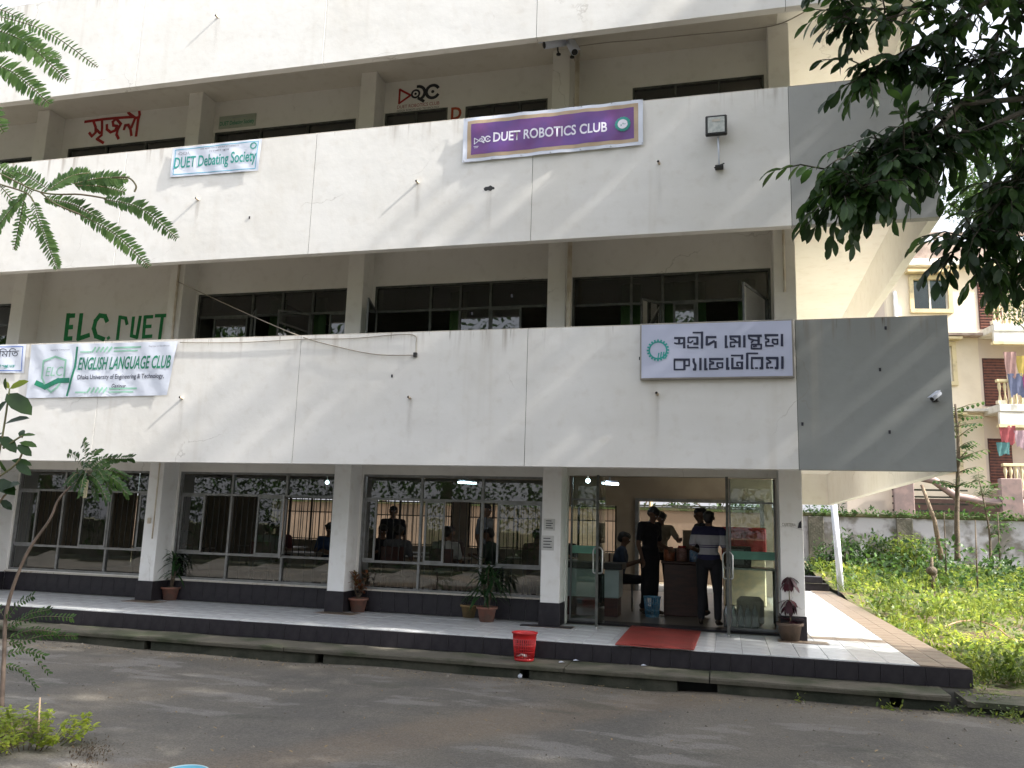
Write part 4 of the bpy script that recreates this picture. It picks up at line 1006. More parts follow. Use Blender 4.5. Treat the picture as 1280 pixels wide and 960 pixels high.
jar(-.90, 3.8, .085, .22, mo, m_red, 'leftmost plastic jar of orange sweets on the brown counter'); jar(-.70, 3.82, .085, .24, mp_, m_red, 'plastic jar of pale pink sweets between two jars on the brown counter'); jar(-.50, 3.8, .08, .22, mbl2, m_creamp, 'rightmost jar with blue wrapped sweets on the brown counter')
tag(MB().box(-.70, -.45, 4.05, 4.25, 1.05, 1.34, b=.01).build('cardboard_box', M('cardboard', (.36, .28, .20), None, 4, .8)), 'brown cardboard box with a printed label standing behind the jars', 'box')
tag(MB().box(-.85, -.35, 3.95, 4.28, .848, 1.046, b=.01).build('crate', m_wood), 'dark wooden crate on the counter under the cardboard box', 'crate')
# blue waste basket inside
t = thing('waste_basket', 'blue plastic lattice waste basket on the floor beside the brown counter', 'waste basket', (-1.13, 3.35, .008))
g = MB()
for k in range(24):
    a = 2 * PI * k / 24; g.tube([(.10 * math.cos(a), .10 * math.sin(a), .02), (.125 * math.cos(a), .125 * math.sin(a), .30)], .006, 5)
for z, r_ in ((.1, .108), (.2, .117)): g.tube([(r_ * math.cos(a), r_ * math.sin(a), z) for a in np.linspace(0, 2 * PI, 25)], .006, 5, cap=False)
mb_b = M('blue_basket', (.05, .28, .50), (.25, .38, .5), 30, .4)
g.build('lattice', mb_b, t, kind='stuff'); MB().lathe([(0, 0), (.1, 0), (.105, .03), (0, .03)], n=24).build('base', mb_b, t); MB().lathe([(.12, .29), (.135, .29), (.135, .31), (.12, .31), (.12, .29)], n=24).build('rim', mb_b, t)
# freezer, drinks table, bottle packs behind the right panel
t = thing('drinks_freezer', 'red and white drinks freezer against the wall seen through the right glass panel', 'freezer', (.25, 6.2, .01))
MB().box(-.33, .43, .02, .6, .0, .84, b=.02).build('lower_case', M('pale_case', (.40, .36, .26), (.5, .42, .28), 9, .5), t)
MB().box(-.35, .45, 0, .6, .845, 1.42, b=.02).build('cabinet', M('red_enamel', (.33, .02, .025), None, 3, .3), t)
MB().box(-.3, .4, -.015, -.003, .85, 1.35, b=.004).build('door', M('dark_red_door', (.12, .01, .012), (.3, .05, .05), 5, .15), t)
MB().box(-.28, -.25, -.04, -.016, .9, 1.3, b=.008).build('handle', m_ban_w, t)
t = thing('steel_table', 'narrow steel table behind the right glass panel holding a dark oven', 'table', (.25, 3.2, .006))
MB().box(-.3, .45, -.25, .3, .78, .81, b=.005).build('tabletop', m_steel, t)
for x in (-.27, .42):
    for y in (-.22, .27): MB().tube([(x, y, 0), (x, y, .78)], .015, 8).build('leg', m_alu, t)
t = thing('oven', 'dark countertop oven on the steel table behind the right glass panel', 'oven', (.10, 3.2, .82))
MB().box(-.14, .24, -.18, .2, 0, .30, b=.01).build('body', m_black, t); MB().box(-.11, .14, -.19, -.182, .04, .26).build('oven_door', m_alu, t)
for k in range(4): MB().tube([(.17 + .012 * 0, -.19, .05 + .06 * k), (.17, -.205, .05 + .06 * k)], .012, 8).build('knob', m_alu, t)
m_bot = glass_mat('bottle_plastic', (.75, .82, .85), .08, .1, .15)
kk = 0
for i in range(5):
    for j in range(2):
        where = 'in the %s row, %s' % (('front', 'back')[j], ('leftmost', 'second from the left', 'middle', 'second from the right', 'rightmost')[i])
        tt = MB().lathe([(0, 0), (.042, 0), (.045, .05), (.04, .10), (.045, .16), (.04, .22), (.015, .27), (.015, .30), (0, .30)], n=12, c=(0, 0, 0)).build('water_bottle', m_bot, origin=(-.02 + i * .095, 2.42 + j * .1, .02))
        tag(tt, 'clear water bottle behind the right glass panel, ' + where, 'bottle', group='water bottles behind the right glass panel')
tag(MB().box(.12, .5, 2.75, 2.95, .008, .42, b=.06).build('rice_sack', M('sack', (.36, .30, .20), (.28, .22, .15), 6, .9, bump=.4)), 'pale bulging sack leaning behind the water bottles inside the right glass panel', 'sack')
# left side: pale counter behind the left panel
t = thing('reception_counter', 'pale grey boxed counter with dark top behind the left glass panel', 'counter', (-2.1, 3.0, .006))
MB().box(-.35, .5, 0, .5, .28, .70, b=.008).build('front_panel', M('pale_laminate', (.34, .42, .42), None, 3, .4), t)
MB().box(-.40, .55, -.05, .55, .705, .80, b=.008).build('counter_top', m_black, t)
MB().box(-.33, .48, .03, .47, 0, .275).build('plinth', m_wood, t)
# ceiling lamps (lit)
m_lamp = emit_mat('lit_tube', (.75, .88, 1.0), 9.0)
for px, py, Y, ln, lab in ((584, 603.5, 4.2, .28, 'lit fluorescent tube on the ceiling seen through the third window'), (762, 604.5, 4.0, .26, 'lit fluorescent tube on the ceiling above the cafeteria entrance')):
    p = at(px, py, Y); t = thing('ceiling_lamp', lab, 'lamp', (p.x, p.y, p.z))
    MB().tube([(-ln / 2, -.1, 0), (ln / 2, .1, 0)], .018, 8).build('lit_tube', m_lamp, t)
    MB().box(-ln / 2, ln / 2, -.02, .02, .02, .05).build('housing', m_ban_w, t)
    MB().box(-.01, .01, -.01, .01, .051, 2.748 - p.z).build('hanger', m_alu, t)
for px, py, Y, lab in ((735, 601, 3.2, 'lit round bulb near the left glass panel ceiling'), (409, 603, 3.6, 'lit round bulb seen at the upper right of the second window')):
    p = at(px, py, Y); t = thing('ceiling_lamp', lab, 'lamp', (p.x, p.y, p.z))
    MB().sphere((0, 0, 0), .035, 12, 8).build('bulb', m_lamp, t); MB().tube([(0, 0, .036), (0, 0, 2.748 - p.z)], .008, 6).build('cord', m_cable, t)
# tables and chairs
def chair(label, x, y, rz, m=m_wood):
    t = thing('chair', label, 'chair', (x, y, .008), rz, 'cafeteria chairs')
    MB().box(-.2, .2, -.2, .2, .43, .46, b=.01).build('seat', m, t)
    MB().box(-.2, .2, .18, .21, .62, .92, b=.01).build('backrest', m, t)
    for a in (-.18, .18):
        MB().tube([(a, -.18, 0), (a, -.18, .43)], .014, 6).build('leg', m_alu, t); MB().tube([(a, .18, 0), (a, .19, .62)], .014, 6).build('leg', m_alu, t)
    return t
def table(label, x, y, w_=1.3, d=.7):
    t = thing('table', label, 'table', (x, y, .008), 0, 'cafeteria tables')
    MB().box(-w_ / 2, w_ / 2, -d / 2, d / 2, .72, .75, b=.006).build('tabletop', m_tabl, t)
    for a in (-w_ / 2 + .06, w_ / 2 - .06):
        for b in (-d / 2 + .06, d / 2 - .06): MB().tube([(a, b, 0), (a, b, .72)], .018, 6).build('leg', m_alu, t)
TB = [(-9.9, 3.6), (-7.4, 3.5), (-4.9, 3.7), (-3.3, 5.0), (-6.2, 5.6), (-9.2, 5.9)]
wn = ['behind the leftmost window', 'behind the second window', 'behind the third window', 'near the entrance', 'deep behind the third window', 'deep behind the second window']
for (x, y), w_ in zip(TB, wn): table('laminate cafeteria table ' + w_, x, y)
# ------------------------------------------------------------------ people
def capsule(mb, a, b, ra, rb, n=10):
    a, b = Vector(a), Vector(b); d = b - a
    if d.length < 1e-5: mb.sphere(a, ra, n, 8); return
    k = d.normalized(); q = Vector((0, 0, 1)).rotation_difference(k)
    vs = []; prof = [(-PI / 2 + PI / 2 * i / 4, 0) for i in range(5)] + [(PI / 2 * i / 4, 1) for i in range(5)]
    for t, e in prof:
        r = rb if e else ra; c = b if e else a
        for j in range(n):
            th = 2 * PI * j / n; v = Vector((r * max(math.cos(t), .02) * math.cos(th), r * max(math.cos(t), .02) * math.sin(th), r * math.sin(t)))
            vs.append(c + q @ v)
    fs = [(i * n + j, i * n + (j + 1) % n, (i + 1) * n + (j + 1) % n, (i + 1) * n + j) for i in range(9) for j in range(n)] + [tuple(range(n))[::-1], tuple(range(9 * n, 10 * n))]
    mb.add(vs, fs, 0, True)
m_skin = M('skin', (.16, .085, .052), (.13, .07, .045), 8, .55)
m_hair = M('black_hair', (.012, .010, .009), None, 30, .5)
def remesh(mb, vox, name, smooth=3):
    me = mb.mesh('tmp'); o = bpy.data.objects.new('tmp', me); C.objects.link(o)
    r = o.modifiers.new('r', 'REMESH'); r.mode = 'VOXEL'; r.voxel_size = vox
    s_ = o.modifiers.new('s', 'SMOOTH'); s_.iterations = smooth; s_.factor = .5
    bpy.context.view_layer.update()
    out = bpy.data.meshes.new_from_object(o.evaluated_get(bpy.context.evaluated_depsgraph_get())); out.name = name
    bpy.data.objects.remove(o); out.polygons.foreach_set('use_smooth', np.ones(len(out.polygons), bool)); return out
def person(label, loc, rz, J, mats, vox=.011, H=1.68, skirt=False, hair=True, fingers=True, group=None):
    """J: joints in metres for a 1.68 m figure facing -y. mats: skin, top, bottom, hair, shoe; arms bare below the sleeve"""
    t = thing('person', label, 'person', loc, rz, group); k = H / 1.68; fat = 1.12 if 'striped polo' in label else 1.0
    D = dict(pelvis=(0, 0, .93), chest=(0, -.0, 1.25), neck=(0, 0, 1.42), head=(0, -.02, 1.56),
             sl=(-.185, 0, 1.37), sr=(.185, 0, 1.37), el=(-.235, .02, 1.08), er=(.235, .02, 1.08), hl=(-.25, -.06, .84), hr=(.25, -.06, .84),
             pl=(-.095, 0, .90), pr=(.095, 0, .90), kl=(-.11, -.02, .49), kr=(.11, -.02, .49), al=(-.12, .02, .08), ar=(.12, .02, .08), tl=(-.14, -.13, .03), tr=(.14, -.13, .03), look=(0, -1, 0))
    D.update(J); D = {a: Vector(b) for a, b in D.items()}
    seg = []   # (a, b, ra, rb, tag) tags: 0 skin 1 top 2 bottom 3 hair 4 shoe
    def s(a, b, ra, rb, tg):
        q = fat if tg in (1, 2) else 1.0
        seg.append((Vector(a), Vector(b), ra * q, rb * q, tg))
    lx = (D['sr'] - D['sl']).normalized()
    s(D['pelvis'] - lx * .05, D['pelvis'] + lx * .05, .115, .115, 2); s(D['pelvis'] + Vector((0, 0, .08)), D['chest'], .118, .135, 1); s(D['chest'] - lx * .06, D['chest'] + lx * .06, .12, .12, 1)
    s(D['pelvis'] + Vector((0, 0, .05)) - lx * .04, D['pelvis'] + Vector((0, 0, .05)) + lx * .04, .118, .118, 1)
    s(D['sl'], D['sr'], .062, .062, 1); s(D['chest'] + (D['neck'] - D['chest']) * .5 - lx * .07, D['chest'] + (D['neck'] - D['chest']) * .5 + lx * .07, .10, .10, 1)
    s(D['neck'] - Vector((0, 0, .05)), D['head'] - Vector((0, 0, .04)), .052, .05, 0)
    for sd in 'lr':
        S_, E_, H_ = D['s' + sd], D['e' + sd], D['h' + sd]
        mid = S_.lerp(E_, .72); s(S_, mid, .06, .052, 1); s(mid, E_, .043, .038, 0); s(E_, H_, .038, .026, 0)
        d = (H_ - E_).normalized(); sgn = -1 if sd == 'l' else 1
        side = d.cross(Vector((1, 0, 0))); side = side.normalized() if side.length > .2 else Vector((0, 0, 1)); nrm = d.cross(side).normalized()
        palm = H_ + d * .075; s(H_, palm, .026, .024, 0)
        for q_ in (-1, 1): s(H_ + d * .02 + side * .014 * q_, palm + side * .022 * q_, .018, .016, 0)
        if fingers:
            for i, (o_, ln) in enumerate(((-.03, .062), (-.010, .075), (.010, .070), (.029, .055))):
                f0 = palm + side * o_; f1 = f0 + d * ln * .55 + nrm * (-sgn) * .008; f2 = f1 + (d * .6 + nrm * (-sgn) * .5).normalized() * ln * .5
                s(f0, f1, .0095, .009, 0); s(f1, f2, .009, .0075, 0)
            th0 = H_ + d * .025 - side * .024; th1 = th0 + (d * .6 - side * .8).normalized() * .035; s(th0, th1, .013, .011, 0); s(th1, th1 + (d * .9 - side * .3).normalized() * .028, .011, .009, 0)
        P_, K_, A_, T_ = D['p' + sd], D['k' + sd], D['a' + sd], D['t' + sd]
        s(P_, K_, .092, .062, 2); s(K_, A_ + (K_ - A_) * .12, .06, .05 if not skirt else .05, 2); s(A_ + (K_ - A_) * .1, A_, .042, .036, 0)
        s(A_ - Vector((0, 0, .03)), T_, .036, .030, 4); s(A_ - Vector((0, 0, .035)), A_ + (A_ - T_).normalized() * .05 - Vector((0, 0, .03)), .036, .032, 4)
    if skirt:
        for q_ in (-.04, 0, .04): s(D['pelvis'] + lx * q_, Vector((D['pelvis'].x * .3 + q_ * 1.7, D['pelvis'].y * .4, .36)), .105, .095, 2)
    # head: skull, jaw, nose, brow, ears
    hd = D['head']; f = D['look'].normalized(); r_ = f.cross(Vector((0, 0, 1))).normalized(); u = r_.cross(f)
    def h(a, b, c): return hd + r_ * a + f * b + u * c
    s(h(0, -.025, .02), h(0, .012, .022), .083, .078, 0); s(h(0, -.0, -.03), h(0, .028, -.052), .062, .048, 0); s(h(0, .03, -.07), h(0, .045, -.078), .028, .022, 0)
    s(h(0, .078, .012), h(0, .098, -.018), .010, .014, 0); s(h(-.03, .072, .03), h(.03, .072, .03), .014, .014, 0)
    s(h(-.018, .078, -.05), h(.018, .078, -.05), .010, .010, 0)
    for q_ in (-1, 1): s(h(q_ * .078, -.005, .012), h(q_ * .084, -.012, -.022), .013, .010, 0)
    bodymb = MB()
    for a, b, ra, rb, tg in seg: capsule(bodymb, a * k, b * k, ra * k, rb * k)
    me = remesh(bodymb, vox, 'body'); n = len(me.polygons); cc = np.empty(n * 3); me.polygons.foreach_get('center', cc); cc = cc.reshape(-1, 3)
    best = np.full(n, 9e9); tg_ = np.zeros(n, int)
    for a, b, ra, rb, tg in seg:
        a = np.array(a * k); b = np.array(b * k); d = b - a; u_ = np.clip(((cc - a) @ d) / max(d @ d, 1e-9), 0, 1)
        dist = np.linalg.norm(cc - (a + u_[:, None] * d), axis=1) - (ra + (rb - ra) * u_) * k
        m = dist < best; best[m] = dist[m]; tg_[m] = tg
    me.polygons.foreach_set('material_index', tg_.astype(np.int32))
    o = link('body', me, mats, t)
    if hair:
        hm = MB(); hm_s = [(h(0, -.035, .035), h(0, .022, .050), .086, .070), (h(0, -.055, -.01), h(0, -.03, .03), .070, .08), (h(-.05, .03, .065), h(.05, .03, .068), .030, .030)]
        for a, b, ra, rb in hm_s: capsule(hm, a * k, b * k, ra * k, rb * k)
        link('hair', remesh(hm, .011, 'hair', 1), m_hair, t)
    for q_ in (-1, 1):
        e = h(q_ * .03, .083, .012) * k; ey = MB().sphere(e, .0095 * k, 8, 6).build('eye', m_ban_w, t)
        MB().sphere(h(q_ * .03, .0915, .012) * k, .0045 * k, 6, 5).build('pupil', m_black, ey)
    return t
def cloth(name, c): return M(name, c, tuple(x * .7 for x in c), 5, .85, bump=.4, bscale=12)
def striped():
    m, t_, p, o = new_mat('striped_shirt'); p.inputs['Roughness'].default_value = .85
    tc = N(t_, 'ShaderNodeTexCoord'); sx = N(t_, 'ShaderNodeSeparateXYZ'); t_.links.new(tc.outputs['Object'], sx.inputs[0])
    mr = N(t_, 'ShaderNodeMapRange'); mr.inputs[1].default_value = .86; mr.inputs[2].default_value = 1.39; t_.links.new(sx.outputs['Z'], mr.inputs[0])
    cr_ = N(t_, 'ShaderNodeValToRGB'); cr_.color_ramp.interpolation = 'CONSTANT'
    navy = (.022, .022, .07, 1); whi = (.42, .42, .46, 1); gry = (.10, .08, .16, 1)
    el = cr_.color_ramp.elements; el[0].position = 0; el[0].color = navy; el[1].position = .02; el[1].color = whi
    for ps, c in ((.05, navy), (.24, whi), (.42, gry), (.455, (.5, .5, .52, 1)), (.47, gry), (.50, whi), (.76, navy)):
        e = el.new(ps); e.color = c
    t_.links.new(mr.outputs[0], cr_.inputs[0]); t_.links.new(cr_.outputs[0], p.inputs['Base Color']); return m
m_jean = cloth('dark_trousers', (.018, .018, .024)); m_blk = cloth('black_shirt', (.010, .010, .014)); m_lungi = cloth('black_lower_cloth', (.014, .013, .018)); m_shoe = M('dark_sandal', (.05, .035, .025), None, 5, .6)
q = onz(887, 782, .01)
person('man in blue and white striped polo shirt and dark trousers standing with his back turned', (q.x, q.y, .01), PI - .15, dict(hl=(-.20, -.22, .98), el=(-.245, .03, 1.09), er=(.26, .0, 1.12), hr=(.20, -.26, 1.06), head=(.0, -.03, 1.56), kl=(-.12, -.02, .49), al=(-.13, .04, .08), tl=(-.15, -.1, .03)), [m_skin, striped(), m_jean, m_hair, m_shoe], vox=.0085, H=1.62)
q = onz(812, 768, .01)
person('man in black shirt and long dark lower garment, looking down beside the blue basket', (q.x, q.y, .01), .9, dict(head=(0, -.085, 1.545), neck=(0, -.02, 1.42), look=(0, -.82, -.57), hl=(-.22, -.05, .86), hr=(.18, -.22, 1.02)), [m_skin, m_blk, m_lungi, m_hair, m_shoe], vox=.0085, H=1.70, skirt=True)
person('man standing behind the striped man, head turned to the left', (q.x + .80, q.y + .25, .01), -1.2, dict(look=(-.2, -1, -.1)), [m_skin, m_blk, m_jean, m_hair, m_shoe], vox=.013, H=1.70)
person('man in beige shirt behind the counter reaching his arm over the jars', (-1.12, 4.9, .01), .35, dict(er=(.27, -.18, 1.16), hr=(.22, -.42, 1.18), hl=(-.12, -.35, 1.05), el=(-.26, -.1, 1.12), head=(0, -.06, 1.54), look=(.2, -.9, -.4)), [m_skin, cloth('beige_shirt', (.28, .23, .16)), m_jean, m_hair, m_shoe], vox=.012, H=1.66)
SIT = dict(pelvis=(0, .05, .52), chest=(0, .0, .85), neck=(0, -.02, 1.02), head=(0, -.06, 1.155), sl=(-.185, -.0, .97), sr=(.185, 0, .97), el=(-.24, -.06, .72), er=(.24, -.06, .72), hl=(-.16, -.28, .79), hr=(.16, -.28, .79),
           pl=(-.09, .02, .50), pr=(.09, .02, .50), kl=(-.12, -.40, .50), kr=(.12, -.40, .50), al=(-.12, -.38, .09), ar=(.12, -.38, .09), tl=(-.12, -.52, .03), tr=(.12, -.52, .03), look=(0, -.9, -.3))
person('person in dark blue shirt seated on a chair just inside the left door leaf', (-1.72, 4.2, .01), 1.7, SIT, [m_skin, cloth('navy_shirt', (.04, .06, .10)), m_jean, m_hair, m_shoe], vox=.014)
chair('dark chair of the person seated just inside the left door leaf', -1.72, 4.25, 1.7 )
tops = [('grey', (.12, .12, .13)), ('dark green', (.03, .05, .035)), ('brown', (.08, .05, .04)), ('pale grey', (.36, .38, .38)), ('maroon', (.09, .02, .025)), ('black', (.012, .012, .015)), ('blue', (.03, .06, .14)), ('white', (.5, .5, .48))]
seats = [(-5.3, 3.15, PI, 0, 'left behind the third window'), (-4.75, 4.3, 0, 2, 'centre behind the third window'), (-3.9, 3.9, -PI / 2, 1, 'right of centre behind the third window'), (-3.2, 4.35, PI, 4, 'behind the right of the third window'), (-2.95, 5.6, 0, 5, 'near the far right of the third window'),
         (-5.9, 3.9, .6, 5, 'beside the left edge of the third window'), (-4.4, 3.0, PI, 7, 'close behind the middle of the third window'), (-8.1, 4.2, .3, 4, 'at the far left of the second window'), (-6.3, 3.2, -1.2, 0, 'close behind the right of the second window'), (-10.3, 4.3, .2, 0, 'deeper behind the leftmost window'),
         (-7.6, 2.95, PI, 3, 'behind the second window'), (-7.0, 4.1, .2, 6, 'right of the second window'), (-9.6, 3.0, PI, 5, 'behind the leftmost window')]
for x, y, rz, ci, wh in seats:
    nm, c = tops[ci]; wh2 = wh
    person('person in %s top seated at a table %s' % (nm, wh2), (x, y, .01), rz, SIT, [m_skin, cloth(nm.replace(' ', '_') + '_top', c), m_jean, m_hair, m_shoe], vox=.02, fingers=False)
    chair('cafeteria chair of the seated person %s' % wh2, x, y + .0, rz)
person('person in grey shirt standing among the tables behind the third window', (-4.3, 4.9, .01), 1.3, dict(), [m_skin, cloth('grey_shirt', (.16, .17, .19)), m_jean, m_hair, m_shoe], vox=.016, H=1.7)
person('person in dark top standing left behind the third window', (-6.0, 4.6, .01), .4, dict(), [m_skin, m_blk, m_jean, m_hair, m_shoe], vox=.018, H=1.62, fingers=False)

# ------------------------------------------------------------------ boundary walls behind
m_bwall = M('weathered_blue_white_plaster', (.38, .38, .42), (.15, .14, .13), 1.3, .9, bump=.4, bscale=6, geo=True, lo=.44, hi=.60)
m_moss = M('mossy_coping', (.05, .075, .02), (.10, .09, .05), 3, .95, bump=.8, bscale=20, geo=True)
bw = thing('boundary_wall', 'weathered bluish white boundary wall with mossy top behind the garden', 'wall', (1, 24, 0))
MB().box(-2, 29, 0, .2, -.4, 2.08).build('wall', m_bwall, bw)
MB().box(-2, 29, -.06, .26, 2.082, 2.22, b=.03).build('coping', m_moss, bw)
for px in (1020, 1131):
    p = at(px, 660, 23.9); MB().box(p.x - 1 - .28, p.x - 1 + .28, -.14, -.004, -.4, 2.078, b=.02).build('pilaster', M('dark_mossy_pilaster', (.06, .06, .045), (.12, .11, .09), 2, .95, bump=.8, bscale=15, geo=True), bw)
cd_ = leaves_mesh('coping_weeds', TPL_small, np.stack([RNG.uniform(1, 28, 2600), RNG.uniform(23.85, 24.2, 2600), 2.17 + RNG.gamma(1.5, .045, 2600)], 1), rdir(2600) + np.array([0, -.5, .2]), rdir(2600) * .3 + np.array([0, 0, 1]), RNG.uniform(.08, .2, 2600))
tag(link('climbing_weeds', cd_, lm_mid), 'low green creepers growing along the top of the boundary wall', 'creeper', kind='stuff')
by = thing('yard_wall', 'peach coloured yard wall seen through the cafeteria back door', 'wall', (-6, 14.2, 0))
MB().box(-24, 7.35, 0, .2, -.4, 1.9).build('wall', M('peach_plaster', (.26, .195, .145), (.17, .135, .105), 1.0, .9, bump=.3, bscale=8, geo=True, lo=.4, hi=.7), by)
MB().box(-24, 7.35, -.04, .24, 1.902, 1.97).build('coping', m_moss, by)
wi = MB()
for zz in (1.97, 2.02): wi.box(-9.2, 1.3, 14.3, 14.34, zz, zz + .04)
tag(wi.build('dark_hedge_rail', m_concd, kind='stuff'), 'dark rusty rails along the top of the peach wall', 'rail')
p1 = at(815, 640, 13.9)
tag(MB().tube([(p1.x, 13.9, -.1), (p1.x - .05, 13.9, 2.6)], .05, 8).build('bamboo_pole', M('bamboo', (.34, .27, .14), None, 4, .6)), 'bamboo pole standing against the peach wall behind the counter', 'pole')
# raised bed edge in front of the boundary wall, posts and sticks
MB().box(3.2, 30, 18.9, 19.05, -.2, .50).build('bed_kerb', m_concd, kind='structure')
V, Fc = grid(3.2, 30, 60, 19.05, 23.99, 12, lambda X, Y: .42 + .06 * np.sin(X * 1.7) * np.sin(Y * 2.1))
link('raised_bed', npmesh('bed', V, Fc, True), m_lawn, kind='structure')
a = at(1047, 620, 10.4); b = at(1057, 716, 10.4)
t = thing('white_post', 'slightly leaning white round post beyond the far corner of the veranda', 'post', (b.x, 11.2, -.2))
MB().tube([(0, 0, 0), (a.x - b.x, 0, 2.32)], .075, 16).build('post', m_ban_w, t)
MB().box(-.10, .10, -.10, .10, -.1, .08, b=.02).build('footing', m_conc, t)
# stepped dark block by the far end of the walk
t = thing('garden_step', 'two dark tiled steps at the far end of the side walk', 'step', (2.05, 12.1, -.1))
MB().box(-.6, .35, 0, .5, 0, .26, b=.01).build('lower_step', m_tileD, t); MB().box(-.6, .22, .15, .6, .262, .42, b=.01).build('upper_step', m_tileD, t)
for (x0, x1) in ((-.6, .35),): MB().box(x0, x1, -.01, .02, .263, .275).build('step_nosing', m_conc, t)

# ------------------------------------------------------------------ the neighbouring house
m_hw = M('house_cream', (.78, .69, .54), (.70, .61, .47), .8, .9, bump=.15, bscale=10, geo=True, lo=.4, hi=.7)
m_hw2 = M('house_pinkish', (.68, .58, .49), (.6, .51, .43), .8, .9, geo=True)
m_hy = M('house_yellow_trim', (.66, .56, .34), (.42, .35, .22), 3, .8, geo=True, lo=.45, hi=.75)
m_hwhite = M('house_white_trim', (.75, .73, .68), (.6, .58, .52), 3, .8)
m_hgrime = M('grimy_parapet', (.26, .20, .17), (.42, .34, .29), 2.2, .95, bump=.5, bscale=8, geo=True)
m_hglass = glass_mat('house_glass', (.10, .40, .33), .03, .02, .02)
hs = thing('neighbour_house', 'cream and yellow four storey house with balconies and laundry behind the garden', 'building', (6.5, 30, 0), math.radians(9))
HX, HY = 6.5, 30
def hp(px, py, Y=30):
    p = at(px, py, Y); return p.x - HX, p.z
hm = MB()
xr = 11.0 - HX + .0
tops = 13.7
# main block with left return; wall plane y=30, openings for windows
def hwall(x0, x1, z0, z1, ops, y0=0, y1=.25, m=m_hw):
    x = x0; mb = MB(); seen_ = set()
    for xa, xb, za, zb in sorted(ops):
        if xa in seen_: continue
        seen_.add(xa)
        # merge openings stacked in one column
        if xa > x: mb.box(x, xa, y0, y1, z0, z1)
        zz = z0
        for (a_, b_, c_, d_) in sorted([o for o in ops if o[0] == xa], key=lambda o: o[2]):
            mb.box(xa, xb, y0, y1, zz, c_); zz = d_
        mb.box(xa, xb, y0, y1, zz, z1); x = max(x, xb)
    if x < x1: mb.box(x, x1, y0, y1, z0, z1)
    return mb.build('wall', m, hs)
wx0, wz1 = hp(1143, 347); wx1, wz0 = hp(1191, 383)
colx0, colx1 = 9.55 - HX, 10.28 - HX
hwall(.8, 2.70, 0, 13.8, [(wx0, 2.70 - .001, wz0, wz1)]) if False else None
ops = [(wx0, wx1, wz0, wz1), (wx0, wx1, 8.4, 10.05), (wx0, wx1, 4.5, 6.6)]
hwall(.8, 11.25 - HX - .021, -.3, 13.78, ops)
MB().box(.8, 1.05, .26, 9, -.3, 13.78).build('wall', m_hw2, hs)
MB().box(1.06, 12, 8.7, 9, -.3, 13.78).build('wall', m_hw2, hs)
MB().box(1.06, 12, .26, 8.69, 13.5, 13.7).build('roof_slab', m_hgrime, hs)
# white pipe at the left of the window
px_, pz_ = hp(1117, 390); MB().tube([(px_ + .1, -.1, 0), (px_ + .1, -.1, 12.6)], .09, 10).build('drain_pipe', m_hwhite, hs)
for (xa, xb, za, zb) in ops:
    f = MB(); e = .18
    f.box(xa - e, xb + e, -.10, -.003, zb, zb + e).box(xa - e, xb + e, -.14, -.003, za - e, za).box(xa - e, xa, -.099, -.003, za, zb).box(xb, xb + e, -.099, -.003, za, zb)
    W = f.build('window', m_hy, hs)
    MB().box(xa - .35, xb + .35, -.45, -.003, zb + .25, zb + .36).build('window_hood', m_hy, W)
    MB().box(xa + .002, (xa + xb) / 2, .12, .13, za + .002, zb - .002).build('pane', m_hglass, W)
    MB().box((xa + xb) / 2, xb - .002, .09, .10, za + .002, zb - .002).build('pane', m_hglass, W)
    fr = MB(); 
    for x in (xa + .03, (xa + xb) / 2, xb - .03): fr.box(x - .035, x + .035, .07, .14, za, zb)
    fr.build('sliding_frame', m_hwhite, W)
    cu = MB(); n = 30
    vs = []
    for i in range(n):
        x = (xa + xb) / 2 + (xb - xa) / 2 * i / (n - 1); vs += [(x, .3 + .04 * math.sin(i * 1.3), za), (x, .3 + .04 * math.sin(i * 1.3), zb)]
    cu.add(vs, [(2 * i, 2 * i + 2, 2 * i + 3, 2 * i + 1) for i in range(n - 1)]); cu.build('curtain', M('teal_curtain', (.16, .48, .44), None, 3, .9), W)
    MB().box(xa - .2, xb + .2, 1.6, 1.7, za - .2, zb + .2).build('room_back', m_black, W)
# right wing projecting with balconies
bx = 11.25 - HX
MB().box(bx - .02, bx + .26, -1.4, -.002, -.3, 13.78).build('wall', m_hw, hs) if False else None
flz = [3.55, 7.2, 10.75]
for i, z in enumerate(flz):
    MB().box(bx, bx + 6, -1.5, -.002, z - .35, z - .02, b=.03).build('balcony_slab', m_hwhite if i else m_hgrime, hs)
    MB().box(bx, bx + 6, -1.46, -1.3, z + 2.75, z + 3.28, b=.02).build('balcony_beam', m_hwhite, hs)
    MB().box(bx - .06, bx + 6, -1.52, -1.26, z + 2.62, z + 2.745).build('beam_trim', m_hy, hs)
    MB().box(bx, bx + .3, -1.45, -1.2, z, z + .15).build('balcony_post', m_hw, hs)
    MB().box(bx, bx + 6, -1.45, -1.25, z + .95, z + 1.08, b=.02).build('balcony_rail', m_hy, hs)
    # moulded balusters
    for k in range(26):
        x = bx + .12 + k * .22
        b_ = MB().lathe([(.045, 0), (.08, .18), (.035, .42), (.035, .55), (.08, .78), (.045, .97)], (0, 0, 0), 8).build('baluster', m_hy, hs, origin=(x, -1.35, z - .02))
    MB().box(bx - .02, bx + 6, 0, .2, z - .35 if i else -.3, z + 3.3 if i == 2 else z + 3.299).build('wall', m_hw2, hs)
    dm = MB().box(bx + .1, bx + 1.1, -.02, -.003, z + .1, z + 2.3).build('shutter_door', M('brown_shutter', (.12, .04, .03), (.05, .02, .02), 6, .6), hs)
    for k in range(16): MB().box(bx + .14, bx + 1.06, -.05, -.022, z + .2 + k * .13, z + .24 + k * .13).build('slat', M('brown_slat', (.22, .08, .05), None, 6, .6), hs)
